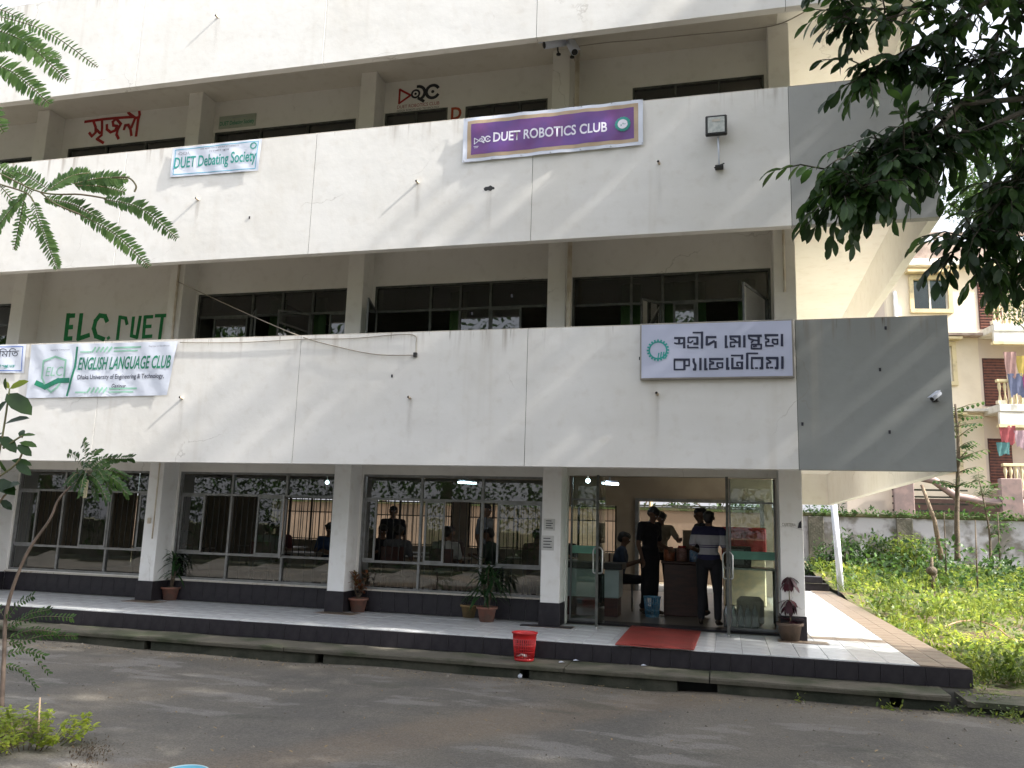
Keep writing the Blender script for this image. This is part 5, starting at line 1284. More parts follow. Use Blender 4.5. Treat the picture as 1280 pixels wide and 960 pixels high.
# cornice, grimy parapet, rooftop rail
MB().box(.55, 16, -.35, .5, 13.785, 14.1, b=.03).build('cornice', m_hwhite, hs)
MB().box(.9, 16, -.05, .15, 14.102, 15.0).build('roof_parapet', m_hgrime, hs)
MB().box(1.2, 16, -.04, .1, 15.35, 15.5).build('roof_rail', m_hgrime, hs)
for k in range(9): MB().box(1.4 + k * 1.7, 1.55 + k * 1.7, -.03, .09, 15.002, 15.348).build('rail_post', m_hgrime, hs)
# white door and stained sun-shade ledge between floors
MB().box(2.9, bx + .05, -.5, -.003, 10.45, 10.56).build('sun_shade', m_hgrime, hs); MB().box(2.9, bx + .05, -.5, -.003, 7.0, 7.12).build('sun_shade', m_hwhite, hs)
# laundry
def cloth_item(name, label, px, py, wpx, hpx, col):
    Yc = 29.3; a_ = at(px, py, Yc); w = wpx * (Yc + 9.8) / F; h = hpx * (Yc + 9.8) / F; n = 12; vs = []
    for j in range(5):
        for i in range(n): vs.append((w * (i / (n - 1) * (1 - .06 * j) + .03 * j) + .008 * math.sin(j * 2.1), .016 * math.sin(i * 1.1 + px + j * .9) + .012 * math.sin(i * 2.7 + j), -h * j / 4 * (1 + .10 * math.sin(i * .5 + px) + .04 * math.sin(i * 2.3))))
    o = MB().add(vs, [(j * n + i, j * n + i + 1, (j + 1) * n + i + 1, (j + 1) * n + i) for j in range(4) for i in range(n - 1)], 0, True).build(name, M('laundry_%s' % name + col[1], col[0], None, 3, .9), origin=(a_.x, a_.y, a_.z))
    tag(o, label, 'laundry')
cloth_item('hanging_cloth', 'pink cloth hung in the upper balcony of the cream house', 1254, 440, 13, 28, ((.42, .26, .24), 'a'))
cloth_item('hanging_cloth', 'yellow cloth hung at the right of the upper balcony', 1269, 445, 18, 22, ((.50, .38, .10), 'b'))
cloth_item('hanging_shirt', 'blue and grey cloth over the upper balcony railing', 1259, 467, 18, 26, ((.14, .16, .26), 'c'))
cloth_item('hanging_cloth', 'magenta cloth at the right end of the upper balcony railing', 1277, 468, 12, 26, ((.36, .08, .22), 'd'))
cloth_item('hanging_cloth', 'red pink cloth hung in the lower balcony of the cream house', 1248, 532, 17, 20, ((.38, .09, .10), 'e'))
cloth_item('hanging_cloth', 'pale pink cloth hung at the right of the lower balcony', 1267, 538, 16, 20, ((.46, .32, .36), 'f'))
cloth_item('hanging_cloth', 'teal cloth hung low in the lower balcony', 1245, 553, 14, 14, ((.10, .25, .25), 'g'))
# pink gate posts and rails between house and wall
m_pink = M('pink_painted_pillar', (.34, .24, .22), (.24, .18, .17), 3, .8, geo=True)
gf = thing('pink_fence', 'pink pillared fence with sloping top rail and dark bars before the cream house', 'fence', (5, 27, 0))
def gp(px, py): p = at(px, py, 27); return p.x - 5, p.z
for px in (1128, 1262):
    x, z = gp(px, 600); MB().box(x - .38, x + .38, -.2, .2, -.3, z + .05, b=.02).build('pillar', m_pink, gf)
x0, z0_ = gp(1150, 597); x1, z1_ = gp(1195, 622); x2, z2_ = gp(1290, 630)
MB().tube([(x0 - .4, -.0, z0_ + .1), (x0 + .5, 0, z0_ - .1), (x1, 0, z1_ + .05), (x1 + 1, 0, z2_ + .05), (x2, 0, z2_)], .16, 8).build('top_rail', m_pink, gf)
MB().box(gp(1075, 0)[0], x2, -.1, .1, gp(0, 640)[1] - .1, gp(0, 632)[1]).build('lower_rail', m_pink, gf)
for k in range(6):
    z = gp(0, 628)[1] + .28 * k; xe = gp(1262, 0)[0] if k < 2 else gp(1170, 0)[0]
    MB().box(gp(1085, 0)[0], xe, -.03, .03, z + .1, z + .17).build('bar', m_concd, gf)
MB().box(gp(1075, 0)[0] - 1, 12, .8, .95, -.3, 3.0).build('back_wall', M('fence_backing', (.10, .06, .05), None, 3, .9), gf)
p1 = gp(1085, 600); MB().box(p1[0] - .8, p1[0] + 1, .3, .5, -.3, p1[1] + .1).build('low_wall', m_hw2, gf)

# ------------------------------------------------------------------ vegetation
def blob_leaves(n, c, r, ls, flat=0.0, shell=.35):
    d = rdir(n); rad = RNG.uniform(shell, 1, n) ** .6
    P = np.array(c) + d * rad[:, None] * np.array(r)
    D = d * .6 + rdir(n) * .8 + np.array([0, 0, -.3]); U = rdir(n) * .5 + np.array([0, 0, 1.0])
    return P, D, U, RNG.uniform(ls * .6, ls * 1.2, n)
def crown_mesh(name, blobs, tpl, ls, per):
    Q = [blob_leaves(int(per * (sum(r) / 3) ** 2), c, r, ls) for c, r in blobs]
    return leaves_mesh(name, tpl, *[np.concatenate([q[i] for q in Q]) for i in range(4)])
def tree(name, label, base, h, r, ls, m, nb=26, per=260, tpl=None, group=None, trunk=.16, cull=None, squash=.8, seed=0):
    R_ = np.random.default_rng(seed); t = thing(name, label, 'tree', base, group=group)
    blobs = []
    cz = h - r * squash
    for k in range(nb):
        d = R_.normal(size=3); d /= np.linalg.norm(d); q = R_.uniform(.35, 1) ** .5
        c = (d[0] * r * q * .85, d[1] * r * q * .85, cz + d[2] * r * squash * q * .85); s_ = r * R_.uniform(.2, .36); blobs.append((c, (s_, s_, s_ * .75)))
    MB().tube([(0, 0, -.3), (.05 * h * .3, .02, h * .25), (0, .03, h * .5), (.1, 0, cz)], [trunk * 1.3, trunk, trunk * .75, trunk * .4], 10).build('trunk', m_bark, t)
    lb = MB()
    for c, s_ in blobs[::2]:
        z0 = h * R_.uniform(.3, .55); lb.tube([(0, 0, z0), (c[0] * .4, c[1] * .4, z0 + (c[2] - z0) * .6), c], [trunk * .5, trunk * .3, trunk * .08], 6)
    lb.build('limbs', m_bark, t, kind='stuff')
    if cull: blobs = [b for b in blobs if not cull(Vector(b[0]) + Vector(base), b[1][0])]
    link('crown', crown_mesh('crown', blobs, tpl or TPL_small, ls, per), m, t, kind='stuff')
    return t
def in_view(p, r):
    q = project(p); return q[2] > 0 and -30 - r * F / q[2] < q[0] < 1310 + r * F / q[2] and -40 - r * F / q[2] < q[1] < 1000 + r * F / q[2]

def branch_path(pts, n=6):
    P = [Vector(p) for p in pts]; out = []
    for i in range(len(P) - 1):
        a = P[max(i - 1, 0)]; b = P[i]; c = P[i + 1]; d = P[min(i + 2, len(P) - 1)]
        for k in range(n):
            u = k / n; out.append(.5 * ((2 * b) + (-a + c) * u + (2 * a - 5 * b + 4 * c - d) * u * u + (-a + 3 * b - 3 * c + d) * u ** 3))
    out.append(P[-1]); return out

# the big shade tree right of the picture: its crown shades the facade, its low boughs hang into view
TX, TY = 7.6, -2.2
big = thing('shade_tree', 'large dark broad-leaved tree at the right, its leafy boughs hanging before the building', 'tree', (TX, TY, -.4))
MB().tube([(0, 0, 0), (.1, .05, 1.5), (-.1, .1, 3.5), (-.3, 0, 6), (-.2, 0, 9.5)], [.36, .27, .23, .18, .08], 12).build('trunk', m_bark, big)
R_ = np.random.default_rng(11); blobs = []
SHADE = ((7.9, -1.4, 9.6), (4.6, 3.4, 4.9))
for k in range(150):
    d = R_.normal(size=3); d /= np.linalg.norm(d); q = R_.uniform(.3, 1) ** .5
    c = Vector((SHADE[0][i] + d[i] * SHADE[1][i] * q for i in range(3))); s_ = R_.uniform(.55, 1.0)
    if in_view(c, s_ + .2): continue
    blobs.append(((c.x - TX, c.y - TY, c.z + .4), (s_, s_, s_ * .7)))
for k in range(135):     # unseen limbs added over the road to keep sky light off the facade's right end
    d = R_.normal(size=3); d /= np.linalg.norm(d); q = R_.uniform(.2, 1) ** .5
    c = Vector((4.6 + d[0] * 5.0 * q, -5.0 + d[1] * 3.6 * q, 8.6 + d[2] * 2.0 * q)); s_ = R_.uniform(.5, .95)
    if in_view(c, s_ + .25): continue
    blobs.append(((c.x - TX, c.y - TY, c.z + .4), (s_, s_, s_ * .6)))
lb = MB()
for c, s_ in blobs[::4]: lb.tube([(-.2, 0, 3.5 + c[2] * .2), (c[0] * .45, c[1] * .45, c[2] * .8), c], [.07, .045, .012], 6)
lb.build('limbs', m_bark, big, kind='stuff')
link('crown', crown_mesh('crown', blobs, TPL_small, .26, 200), lm_big, big, kind='stuff')
# boughs in view, as measured through the photograph but standing 4 to 6 m from the camera
Rb = random.Random(21)
boughs = [
    ([(1420, 40, -3.4), (1280, 95, -3.9), (1190, 135, -4.2), (1125, 165, -4.5), (1075, 195, -4.6), (1035, 215, -4.7)], 1.0),
    ([(1200, 130, -4.2), (1130, 200, -4.6), (1090, 230, -4.7), (1055, 245, -4.8)], .9),
    ([(1300, 130, -4.1), (1220, 165, -4.3), (1160, 185, -4.5), (1120, 215, -4.7), (1080, 245, -4.8)], .9),
    ([(1420, -10, -3.0), (1280, -20, -3.6), (1170, 5, -4.0), (1080, 10, -4.2), (1030, -12, -4.4)], 1.0),
    ([(1250, -10, -3.8), (1180, 40, -4.1), (1120, 70, -4.2), (1085, 95, -4.3)], .9),
    ([(1200, -20, -3.9), (1120, 20, -4.2), (1065, 25, -4.4)], .8),
    ([(1400, 60, -3.6), (1290, 60, -3.9), (1220, 75, -4.0), (1165, 90, -4.1)], 1.0),
    ([(1400, 180, -3.6), (1310, 210, -4.0), (1262, 240, -4.1), (1225, 285, -4.2), (1190, 318, -4.2)], .8),
    ([(1400, 160, -3.6), (1320, 190, -4.0), (1275, 235, -4.1), (1250, 280, -4.1), (1236, 330, -4.1)], .8),
    ([(1400, 220, -3.6), (1330, 260, -4.0), (1300, 300, -4.1), (1280, 350, -4.1)], .7),
    ([(1400, 90, -3.2), (1300, 190, -3.7), (1270, 230, -3.8), (1248, 250, -3.8)], 1.0),
    ([(1360, -60, -3.2), (1260, 20, -3.6), (1230, 110, -3.8), (1215, 160, -3.9)], 1.0),
    ([(1340, 20, -3.2), (1290, 120, -3.5), (1275, 200, -3.6), (1270, 300, -3.6)], 1.0),
]
P = []; D = []; U = []; Ln = []
bm_ = MB()
off = Vector((TX, TY, -.4))
for pts, dens in boughs:
    w_ = [at(*p) for p in pts]; path = branch_path(w_, 6)
    root = Vector((TX - .3, TY, 4.4))
    bm_.tube([(q_ - off) for q_ in [root, root.lerp(w_[0], .6) + Vector((0, 0, .3))] + path], [.05, .03] + [.016 * (1 - i / len(path)) + .003 for i in range(len(path))], 6)
    L = len(path)
    for i in range(1, L):
        u = i / (L - 1)
        if u < .12: continue
        dirb = (path[i] - path[i - 1]).normalized()
        for s_ in range(3):
            if Rb.random() > .74 * dens: continue
            # a twig off the bough, drooping
            a = rdir(1)[0]; td = (dirb * .5 + Vector(a) * .8 + Vector((0, 0, -.15))).normalized(); tl = Rb.uniform(.12, .38)
            p0 = path[i]; p1 = p0 + td * tl * .5; p2 = p1 + (td + Vector((0, 0, -.45))).normalized() * tl * .5
            bm_.tube([p0 - off, p1 - off, p2 - off], [.006, .005, .003], 4)
            nl = int(5 + tl * 16)
            for k in range(nl):
                v = k / (nl - 1); base = p0.lerp(p1, v * 2) if v < .5 else p1.lerp(p2, v * 2 - 1)
                ax = (td + Vector((0, 0, -.3 * v))).normalized(); side = ax.cross(Vector((0, 0, 1))).normalized() * (1 if k % 2 else -1)
                ld = (ax * (.5 + .6 * v) + side * (1.0 - .6 * v) + Vector((0, 0, -.5 - .3 * Rb.random())) + Vector(rdir(1)[0]) * .3)
                P.append(base - off); D.append(ld); U.append(Vector((0, 0, 1)) + Vector(rdir(1)[0]) * .45); Ln.append(Rb.uniform(.085, .15))
bm_.build('boughs', M('dark_twig', (.05, .042, .03), (.03, .03, .02), 8, .9), big, kind='stuff')
leaf_parts(big, TPL_broad, P, D, U, Ln, lm_big, limit=290)
print('near leaves', len(P))

# more trees along the road, behind and beside the photographer (they darken and dapple the place and mirror in the panes)
tree('roadside_tree', 'tall roadside tree further along to the right of the shade tree', (15, -5.5, -.4), 15, 5.2, .34, lm_big, nb=44, per=90, seed=3, trunk=.3, cull=in_view)
for k_, (x_, y_, h_, r_, w_) in enumerate(((-44, -22, 13, 6, 'farthest left'), (-33, -20, 12.5, 5.6, 'second from the left'), (-22, -20, 13, 5.8, 'third from the left'), (-11.5, -21, 12.5, 5.6, 'left behind the photographer'), (-1.0, -22.5, 12.5, 5.6, 'straight behind the photographer'), (9.5, -19, 13, 5.4, 'right behind the photographer'))):
    tree('roadside_tree', 'tall leafy tree across the road, ' + w_, (x_, y_, -.4), h_, r_, .44, (lm_mid, lm_big)[k_ % 2], nb=38, per=60, seed=4 + k_, trunk=.26)
hd_ = thing('compound_wall', 'long low compound wall across the road, overgrown with a hedge', 'wall', (0, -16.5, -.4))
MB().box(-60, 30, -.2, 0, 0, 1.5).build('wall', M('far_wall_paint', (.16, .14, .11), (.09, .08, .06), 1.5, .9, geo=True), hd_)
n_ = 40000; P = np.stack([RNG.uniform(-60, 30, n_), RNG.normal(.0, .5, n_), 4.6 * RNG.random(n_) ** .8], 1)
link('hedge', leaves_mesh('hedge', TPL_small, P, rdir(n_), rdir(n_) * .5 + np.array([0, 0, 1.]), RNG.uniform(.14, .34, n_)), lm_mid, hd_, kind='stuff')
tree('roadside_tree', 'spreading roadside tree right of the photographer over the road', (8.2, -9.5, -.4), 11.5, 4.6, .30, lm_big, nb=38, per=62, seed=12, trunk=.24, cull=in_view)

# garden and background trees in view
q = at(1285, 372, 13)
tree('feathery_tree', 'light green fine-leaved tree at the right edge in front of the cream house', (q.x + .6, 13, -.2), q.z + 1.5, 1.45, .09, lm_mid, nb=30, per=1500, seed=21, trunk=.07)
q = at(1225, 215, 38)
tree('far_tree', 'pale hazy tree top rising behind the cream house roof', (q.x + 1.5, 38, -.2), q.z + 3.0, 4.2, .30, lm_mid, nb=30, per=130, seed=22, trunk=.2)
q = at(1010, 620, 27)
for k, (px, Yb, hh, rr, sd) in enumerate(((1050, 26.5, 4.2, 1.5, 31), (1100, 26.0, 3.6, 1.2, 32))):
    q = at(px, 640, Yb); tree('garden_shrub', ('dark leafy shrub rising over the boundary wall behind the white post', 'low leafy shrub over the boundary wall left of the pink fence')[k], (q.x, Yb, -.2), hh * .75, rr, .2, lm_big, nb=12, per=170, seed=sd, trunk=.05, squash=.5)
for k_, (x_, y_, h_) in enumerate(((-8.8, 19, 5.0), (-5.6, 17.5, 4.4), (-2.8, 17.0, 4.0), (-.3, 17.5, 4.2), (-12.5, 19, 5))):
    tree('yard_tree', 'dark leafy yard tree behind the peach wall, %s' % ('left of the centre', 'near the third window', 'behind the standing men', 'at the right end', 'far left')[k_], (x_, y_, -.2), h_, 2.0, .22, lm_big, nb=22, per=150, seed=70 + k_, trunk=.07, squash=.75)
# slender young trees
def sapling(label, base, pts, r, lv, m, ls, seed, tpl=TPL_leaf, spread=.28, name='young_tree'):
    R_ = random.Random(seed); t = thing(name, label, 'tree', base); b = Vector(base)
    path = [q - b for q in branch_path(pts, 5)]
    MB().tube(path, [r * (1 - .7 * i / len(path)) for i in range(len(path))], 8).build('trunk', m_bark, t)
    P = []; D = []; tw_ = MB()
    for k in range(lv):
        i = R_.randint(int(len(path) * .45), len(path) - 1); p0 = path[i]; dd = Vector(rdir(1)[0]); dd.z = abs(dd.z) * .6; p1 = p0 + dd.normalized() * R_.uniform(.4, 1) * spread
        tw_.tube([p0, p0.lerp(p1, .5) + Vector((0, 0, .03)), p1], [r * .2, r * .15, r * .06], 4)
        for j in range(9):
            u = j / 8; P.append(p0.lerp(p1, .25 + .75 * u)); s_ = (p1 - p0).cross(Vector((0, 0, 1))).normalized() * (1 if j % 2 else -1); D.append((p1 - p0).normalized() * .5 + s_ + Vector((0, 0, -.4)))
    tw_.build('twigs', m_stem, t, kind='stuff')
    leaf_parts(t, tpl, P, D, [(0, 0, 1)] * len(P), [R_.uniform(.6, 1.1) * ls for _ in P], m)
    return t
sapling('tall slim young tree standing before the boundary wall, crown over the corner of the parapet', at(1197, 702, 17.5), [at(1197, 702, 17.5), at(1196, 640, 17.5), at(1198, 560, 17.5), at(1194, 505, 17.5)], .09, 34, lm_mid, .22, 41, spread=.95)
sapling('small bare-stemmed young tree with light leaves right of the tall slim one', at(1238, 700, 16.5), [at(1238, 700, 16.5), at(1236, 660, 16.5), at(1224, 600, 16.5)], .04, 26, lm_mid, .18, 42, spread=.8)
t = thing('leaning_stick', 'thin bare trunk leaning left before the boundary wall', 'stick', at(1177, 700, 17))
MB().tube([Vector((0, 0, 0)), at(1168, 650, 17) - t.location, at(1152, 606, 17) - t.location], [.08, .06, .045], 8).build('trunk', M('pale_bark', (.25, .19, .13), (.15, .11, .08), 5, .9), t)
p = at(1165, 722, 12.5); t = thing('cut_stump', 'dark knobbly cut plant stump standing in the weeds', 'stump', (p.x, 12.5, -.05))
MB().tube([(0, 0, -.1), (.02, 0, .3), (0, 0, .6), (.02, 0, .95)], [.06, .05, .045, .03], 8).sphere((0, 0, .62), (.13, .12, .11)).tube([(0, 0, .4), (.12, 0, .55)], [.03, .02], 6).build('stump', m_bark, t)
for k, (px, y0_, y1_, Yb) in enumerate(((1183, 640, 720, 13.5), (1222, 650, 735, 12.0), (1250, 640, 700, 15.5))):
    a = at(px, y1_, Yb); b = at(px - 3, y0_, Yb); tag(MB().tube([a, a.lerp(b, .5), b], [.02, .018, .012], 6).build('garden_stake', m_bark), ('thin stake in the weeds left of the slim tree', 'thin stake in the weeds at the centre of the garden', 'thin stake near the boundary wall at the right')[k], 'stake')
# shrubs by the bed kerb
for k, (px, py, Yb, w_, hh, sd, m_) in enumerate(((1035, 690, 17.5, .9, 1.1, 51, lm_mid), (1080, 680, 18.0, 1.15, 1.45, 52, lm_mid), (1128, 678, 18.0, 1.2, 1.5, 53, lm_weed), (1160, 700, 17.5, .8, .9, 54, lm_mid), (1225, 705, 17, .9, .7, 55, lm_weed), (1262, 700, 16, .9, .8, 56, lm_mid))):
    q = at(px, py, Yb); t = thing('garden_bush', ['low green bush just right of the corner column', 'dense green bush behind the white post', 'tall yellow green bush before the dark wall pilaster', 'small bush at the foot of the leaning trunk', 'low weeds bush right of the slim tree', 'low bush at the right edge by the wall'][k], 'bush', (q.x, Yb, .0))
    bl = [((R_.uniform(-.7, .7) * w_, R_.uniform(-.4, .4), hh * R_.uniform(.2, .85)), (w_ * .4, w_ * .4, hh * .28)) for _ in range(12)]
    link('foliage', crown_mesh('foliage', bl, TPL_leaf, .15, 520), m_, t, kind='stuff')
    sb = MB(); [sb.tube([(0, 0, -.2), (c[0] * .6, c[1], c[2] * .5), c], [.02, .015, .006], 5) for c, _ in bl]; sb.build('stems', m_bark, t, kind='stuff')

# weeds and grass over the garden: tufts whose density follows patches
def scatter_weeds(n, x0, x1, y0, y1, ls, seed, hgt=.25, hfun=lawn_h, power=1.6):
    r = np.random.default_rng(seed); Y = y0 + (y1 - y0) * r.random(n) ** power; X = x0 + (x1 - x0) * r.random(n)
    keep = (X < 3.6 + .36 * (Y + 9.8) * 1.0 + .5); X, Y = X[keep], Y[keep]
    pn = np.sin(X * 1.9 + 1) * np.sin(Y * 1.3) + np.sin(X * .8 - Y * 1.1) + .6 * np.sin(X * 4.3 + Y * 3.1)
    keep = r.random(len(X)) < np.clip(.50 + .42 * pn, .03, 1); X, Y, pn = X[keep], Y[keep], pn[keep]
    H_ = hgt * (.35 + .6 * np.clip(pn + .6, 0, 2)) * r.random(len(X))
    P = np.stack([X, Y, hfun(X, Y) + H_], 1); D = r.normal(size=(len(X), 3)); D[:, 2] = np.abs(D[:, 2]) * .8; U = r.normal(size=(len(X), 3)) * .5 + np.array([0, 0, 1])
    return P, D, U, ls * r.uniform(.5, 1.3, len(X)) * (1 + Y / 26)
a = scatter_weeds(62000, 2.5, 18, .55, 18.8, .095, 61)
tag(link('weeds', leaves_mesh('weeds', TPL_small, *a), lm_weed), 'sunlit yellow green weeds covering the garden right of the veranda', 'weeds', kind='stuff')
a = scatter_weeds(26000, 2.5, 18, .55, 18.8, .16, 62, hgt=.1)
TPL_blade = leaf_tpl(.035, .25, .01, ((0, 1), (.5, .9), (1, 0)))
a = list(a); a[1][:, 2] += 1.3; a[3] *= 1.3
tag(link('grass', leaves_mesh('grass', TPL_blade, *a), lm_weed), 'thin grass blades among the weeds of the garden', 'grass', kind='stuff')
a = scatter_weeds(30000, 2.7, 18, 8, 18.8, .11, 63, hgt=.75, power=.8)
kp = (np.sin(a[0][:, 0] * 1.3 + 2) * np.sin(a[0][:, 1] * .9 + 1) + .5 * np.sin(a[0][:, 0] * 3.7)) > .15
tag(link('tall_weeds', leaves_mesh('tall_weeds', TPL_small, *[q_[kp] for q_ in a]), lm_mid), 'taller darker weeds in clumps towards the boundary wall', 'weeds', kind='stuff')
# taller bright plants along the edge of the walk
P = []; D = []; U = []; L_s = []
for (px, py, n, r_) in ((1190, 745, 900, .9), (1255, 760, 900, .8), (1225, 735, 700, 1.2), (1130, 748, 500, .7), (1125, 782, 620, .5), (1150, 775, 520, .45), (1175, 795, 620, .4), (1200, 812, 420, .35), (1110, 765, 320, .4), (1240, 800, 520, .5), (1210, 770, 520, .7), (1262, 815, 420, .4)):
    c = onz(px, py, -.12); c.x = max(c.x, 2.62)
    for _ in range(n):
        a_ = Rb.uniform(0, 6.3); q_ = r_ * math.sqrt(Rb.random()); x = max(c.x + q_ * math.cos(a_), 2.50); P.append((x, c.y + q_ * 1.6 * math.sin(a_), -.24 + .32 * Rb.random() * (1 - q_ / r_ * .6))); d_ = rdir(1)[0]; d_[2] = abs(d_[2]) * .5 + .1; D.append(d_); U.append((Rb.uniform(-.4, .4), Rb.uniform(-.4, .4), 1)); L_s.append(Rb.uniform(.04, .085))
tag(link('bright_weeds', leaves_mesh('bw', TPL_leaf, P, D, U, L_s), lm_yel), 'bright yellow green leafy weeds along the edge of the side walk', 'weeds', kind='stuff')
hose = [onz(px, py, -.08) for px, py in ((1180, 792), (1200, 785), (1222, 784), (1245, 792), (1262, 806), (1275, 812))]
for h_ in hose: h_.z += .1
cable('garden_hose', 'faded pink garden hose lying over the weeds', hose, .012, M('pink_hose', (.36, .20, .12), (.2, .15, .08), 3, .8))
# tufts at the foot of the drain ledge and on the corner
P = []; D = []; U = []; L_s = []
for (px, py, z, n, s_) in ((1118, 888, ZR, 30, .07), (1185, 892, ZR, 40, .08), (1210, 896, ZR, 60, .09), (1236, 880, -.3, 90, .13), (1262, 900, ZR, 50, .09), (1278, 905, ZR, 60, .12), (1232, 850, -.22, 110, .13), (1205, 845, -.22, 60, .1), (1000, 878, ZR, 16, .05), (1222, 862, -.24, 60, .08)):
    c = onz(px, py, z)
    for _ in range(n):
        P.append((c.x + Rb.gauss(0, s_), c.y + Rb.gauss(0, .04) if z == ZR else c.y + Rb.gauss(0, .08), z + abs(Rb.gauss(0, s_ * .6)))); d_ = rdir(1)[0]; d_[2] = abs(d_[2]); D.append(d_); U.append((0, -.3, 1)); L_s.append(Rb.uniform(.025, .06))
tag(link('kerb_weeds', leaves_mesh('kw', TPL_leaf, P, D, U, L_s), lm_weed), 'small green tufts growing along the drain and corner slab', 'weeds', kind='stuff')
# fallen leaves and grit on the road
P = []; D = []; U = []; L_s = []
for _ in range(1000):
    x = Rb.uniform(-9, 4); y = Rb.choice([Rb.uniform(-6, -.6), Rb.uniform(-1.0, -.56)]); P.append((x, y, ZR + .012 + .01)); a_ = Rb.uniform(0, 6.3); D.append((math.cos(a_), math.sin(a_), 0)); U.append((0, 0, 1)); L_s.append(Rb.uniform(.012, .045))
tag(link('fallen_leaves', leaves_mesh('fl', TPL_leaf, P, D, U, L_s), M('dry_leaf', (.16, .11, .05), (.30, .22, .12), 3, .8, geo=True)), 'small dry fallen leaves scattered over the road', 'leaves', kind='stuff')

g = MB()
for _ in range(900):
    x = Rb.uniform(-9, 4); y = Rb.choice([Rb.uniform(-6.5, -.6), Rb.uniform(-.75, -.53)]); r_ = abs(Rb.gauss(0, .006)) + .003; z = ZR + float(wob(x, y))
    g.add([(x - r_, y - r_ * .8, z), (x + r_ * 1.1, y - r_ * .6, z), (x + r_ * .8, y + r_, z), (x - r_ * .9, y + r_ * .7, z), (x, y, z + r_ * 1.2)], [(0, 1, 4), (1, 2, 4), (2, 3, 4), (3, 0, 4)])
tag(g.build('road_grit', M('grit_stone', (.22, .20, .17), (.08, .07, .06), 30, .9, geo=True)), 'small loose stones and grit scattered over the worn road', 'grit', kind='stuff')

# ------------------------------------------------------------------ plants at the left, near the camera
def pinna(px0, py0, px1, py1, Y, n=20, ll=.022, curve=10, drop=.0, sparse=False):
    a = at(px0, py0, Y); b = at(px1, py1, Y + .05); m = a.lerp(b, .5) + Vector((0, 0, curve * .0016)); path = branch_path([a, m, b], 6)
    P = []; D = []; U = []; L_s = []
    k = len(path); n = int(n * 1.45); ll *= 1.15
    for i in range(n):
        u = (i + .7) / n; f = u * (k - 1); j = min(int(f), k - 2); p = path[j].lerp(path[j + 1], f - j); d = (path[j + 1] - path[j]).normalized()
        s_ = d.cross(Vector((.15, -1, .1))).normalized()
        w_ = math.sin(PI * min(max(u, .08), .97)) ** .45
        for sg in (-1, 1):
            P.append(p); D.append(d * .45 + s_ * sg + Vector((0, Rb.uniform(-.25, .25), Rb.uniform(-.12, .12)))); U.append((Rb.uniform(-.2, .2), -1, .3)); L_s.append(ll * w_ * Rb.uniform(.85, 1.1))
    return path, P, D, U, L_s
TPL_let = leaf_tpl(.19, .05, .02, ((0, .4), (.3, 1), (.7, .9), (1, 0)))
ft = thing('poinciana_branch', 'feathery green compound-leaved branches reaching in from the upper left edge', 'branch', at(-60, 150, -8.25))
def fern_group(lst, rach):
    mb = MB()
    for r_ in rach: mb.tube([q_ - ft.location for q_ in branch_path([at(*p) for p in r_], 6)], .0022, 5)
    mb.build('rachis', m_stem, ft, kind='stuff')
    for a_ in lst:
        path, P, D, U, L_s = pinna(*a_)
        o = link('frond', leaves_mesh('frond', TPL_let, [Vector(p) - ft.location for p in P], D, U, L_s), lm_fern, ft)
        mb = MB().tube([q_ - ft.location for q_ in path], .0012, 4).build('stalk', m_stem, o)
YF = -8.25
fern_group([(-12, 18, 122, 84, YF, 24, .020, 18), (-35, 30, 84, 100, YF, 30, .036, 22), (-35, 72, 62, 130, YF, 26, .034, 16), (-30, 110, 5, 165, YF, 10, .03, 0), (-30, 5, 40, 30, YF + .1, 12, .02, 6), (-30, 55, 75, 75, YF + .05, 26, .03, 14)],
           [[(-60, 60, YF), (-35, 40, YF), (-12, 18, YF)], [(-60, 60, YF), (-35, 72, YF), (-30, 110, YF)]])
fern_group([(62, 238, 8, 212, YF, 16, .024, 6), (60, 238, 112, 216, YF, 15, .026, 8), (92, 230, 160, 224, YF, 18, .024, 6), (95, 232, 156, 240, YF, 16, .022, 4), (130, 249, 221, 298, YF, 24, .024, 16), (100, 268, 186, 333, YF, 24, .024, 10), (42, 252, 72, 336, YF, 22, .022, -4), (55, 248, 128, 276, YF, 20, .022, 8), (34, 240, -14, 300, YF, 18, .022, 6), (0, 232, 52, 292, YF, 14, .018, 0), (-20, 205, 40, 240, YF, 14, .024, 8), (30, 250, 18, 312, YF, 12, .018, 0)],
           [[(-60, 190, YF), (-10, 212, YF), (50, 240, YF), (100, 243, YF), (132, 248, YF)], [(50, 240, YF), (70, 255, YF), (100, 268, YF)], [(140, 222, YF), (160, 222, YF), (170, 232, YF), (168, 240, YF)], [(-20, 225, YF), (30, 240, YF), (42, 252, YF)]])
lt = thing('leafy_sapling', 'dark broad-leaved sapling at the left edge before the lower parapet', 'sapling', at(-25, 700, -6.5))
P = []; D = []; U = []; L_s = []; st = MB()
stems = [[(-30, 700), (-8, 600), (4, 540), (12, 486)], [(-8, 600), (20, 580), (30, 560)], [(4, 560), (22, 548), (28, 545)], [(-20, 660), (5, 620), (20, 612)]]
for s_ in stems: st.tube([q_ - lt.location for q_ in branch_path([at(p[0], p[1], -6.5) for p in s_], 4)], [.007] + [.005] * (4 * (len(s_) - 1) - 1) + [.003], 5)
st.build('stem', m_stem, lt)
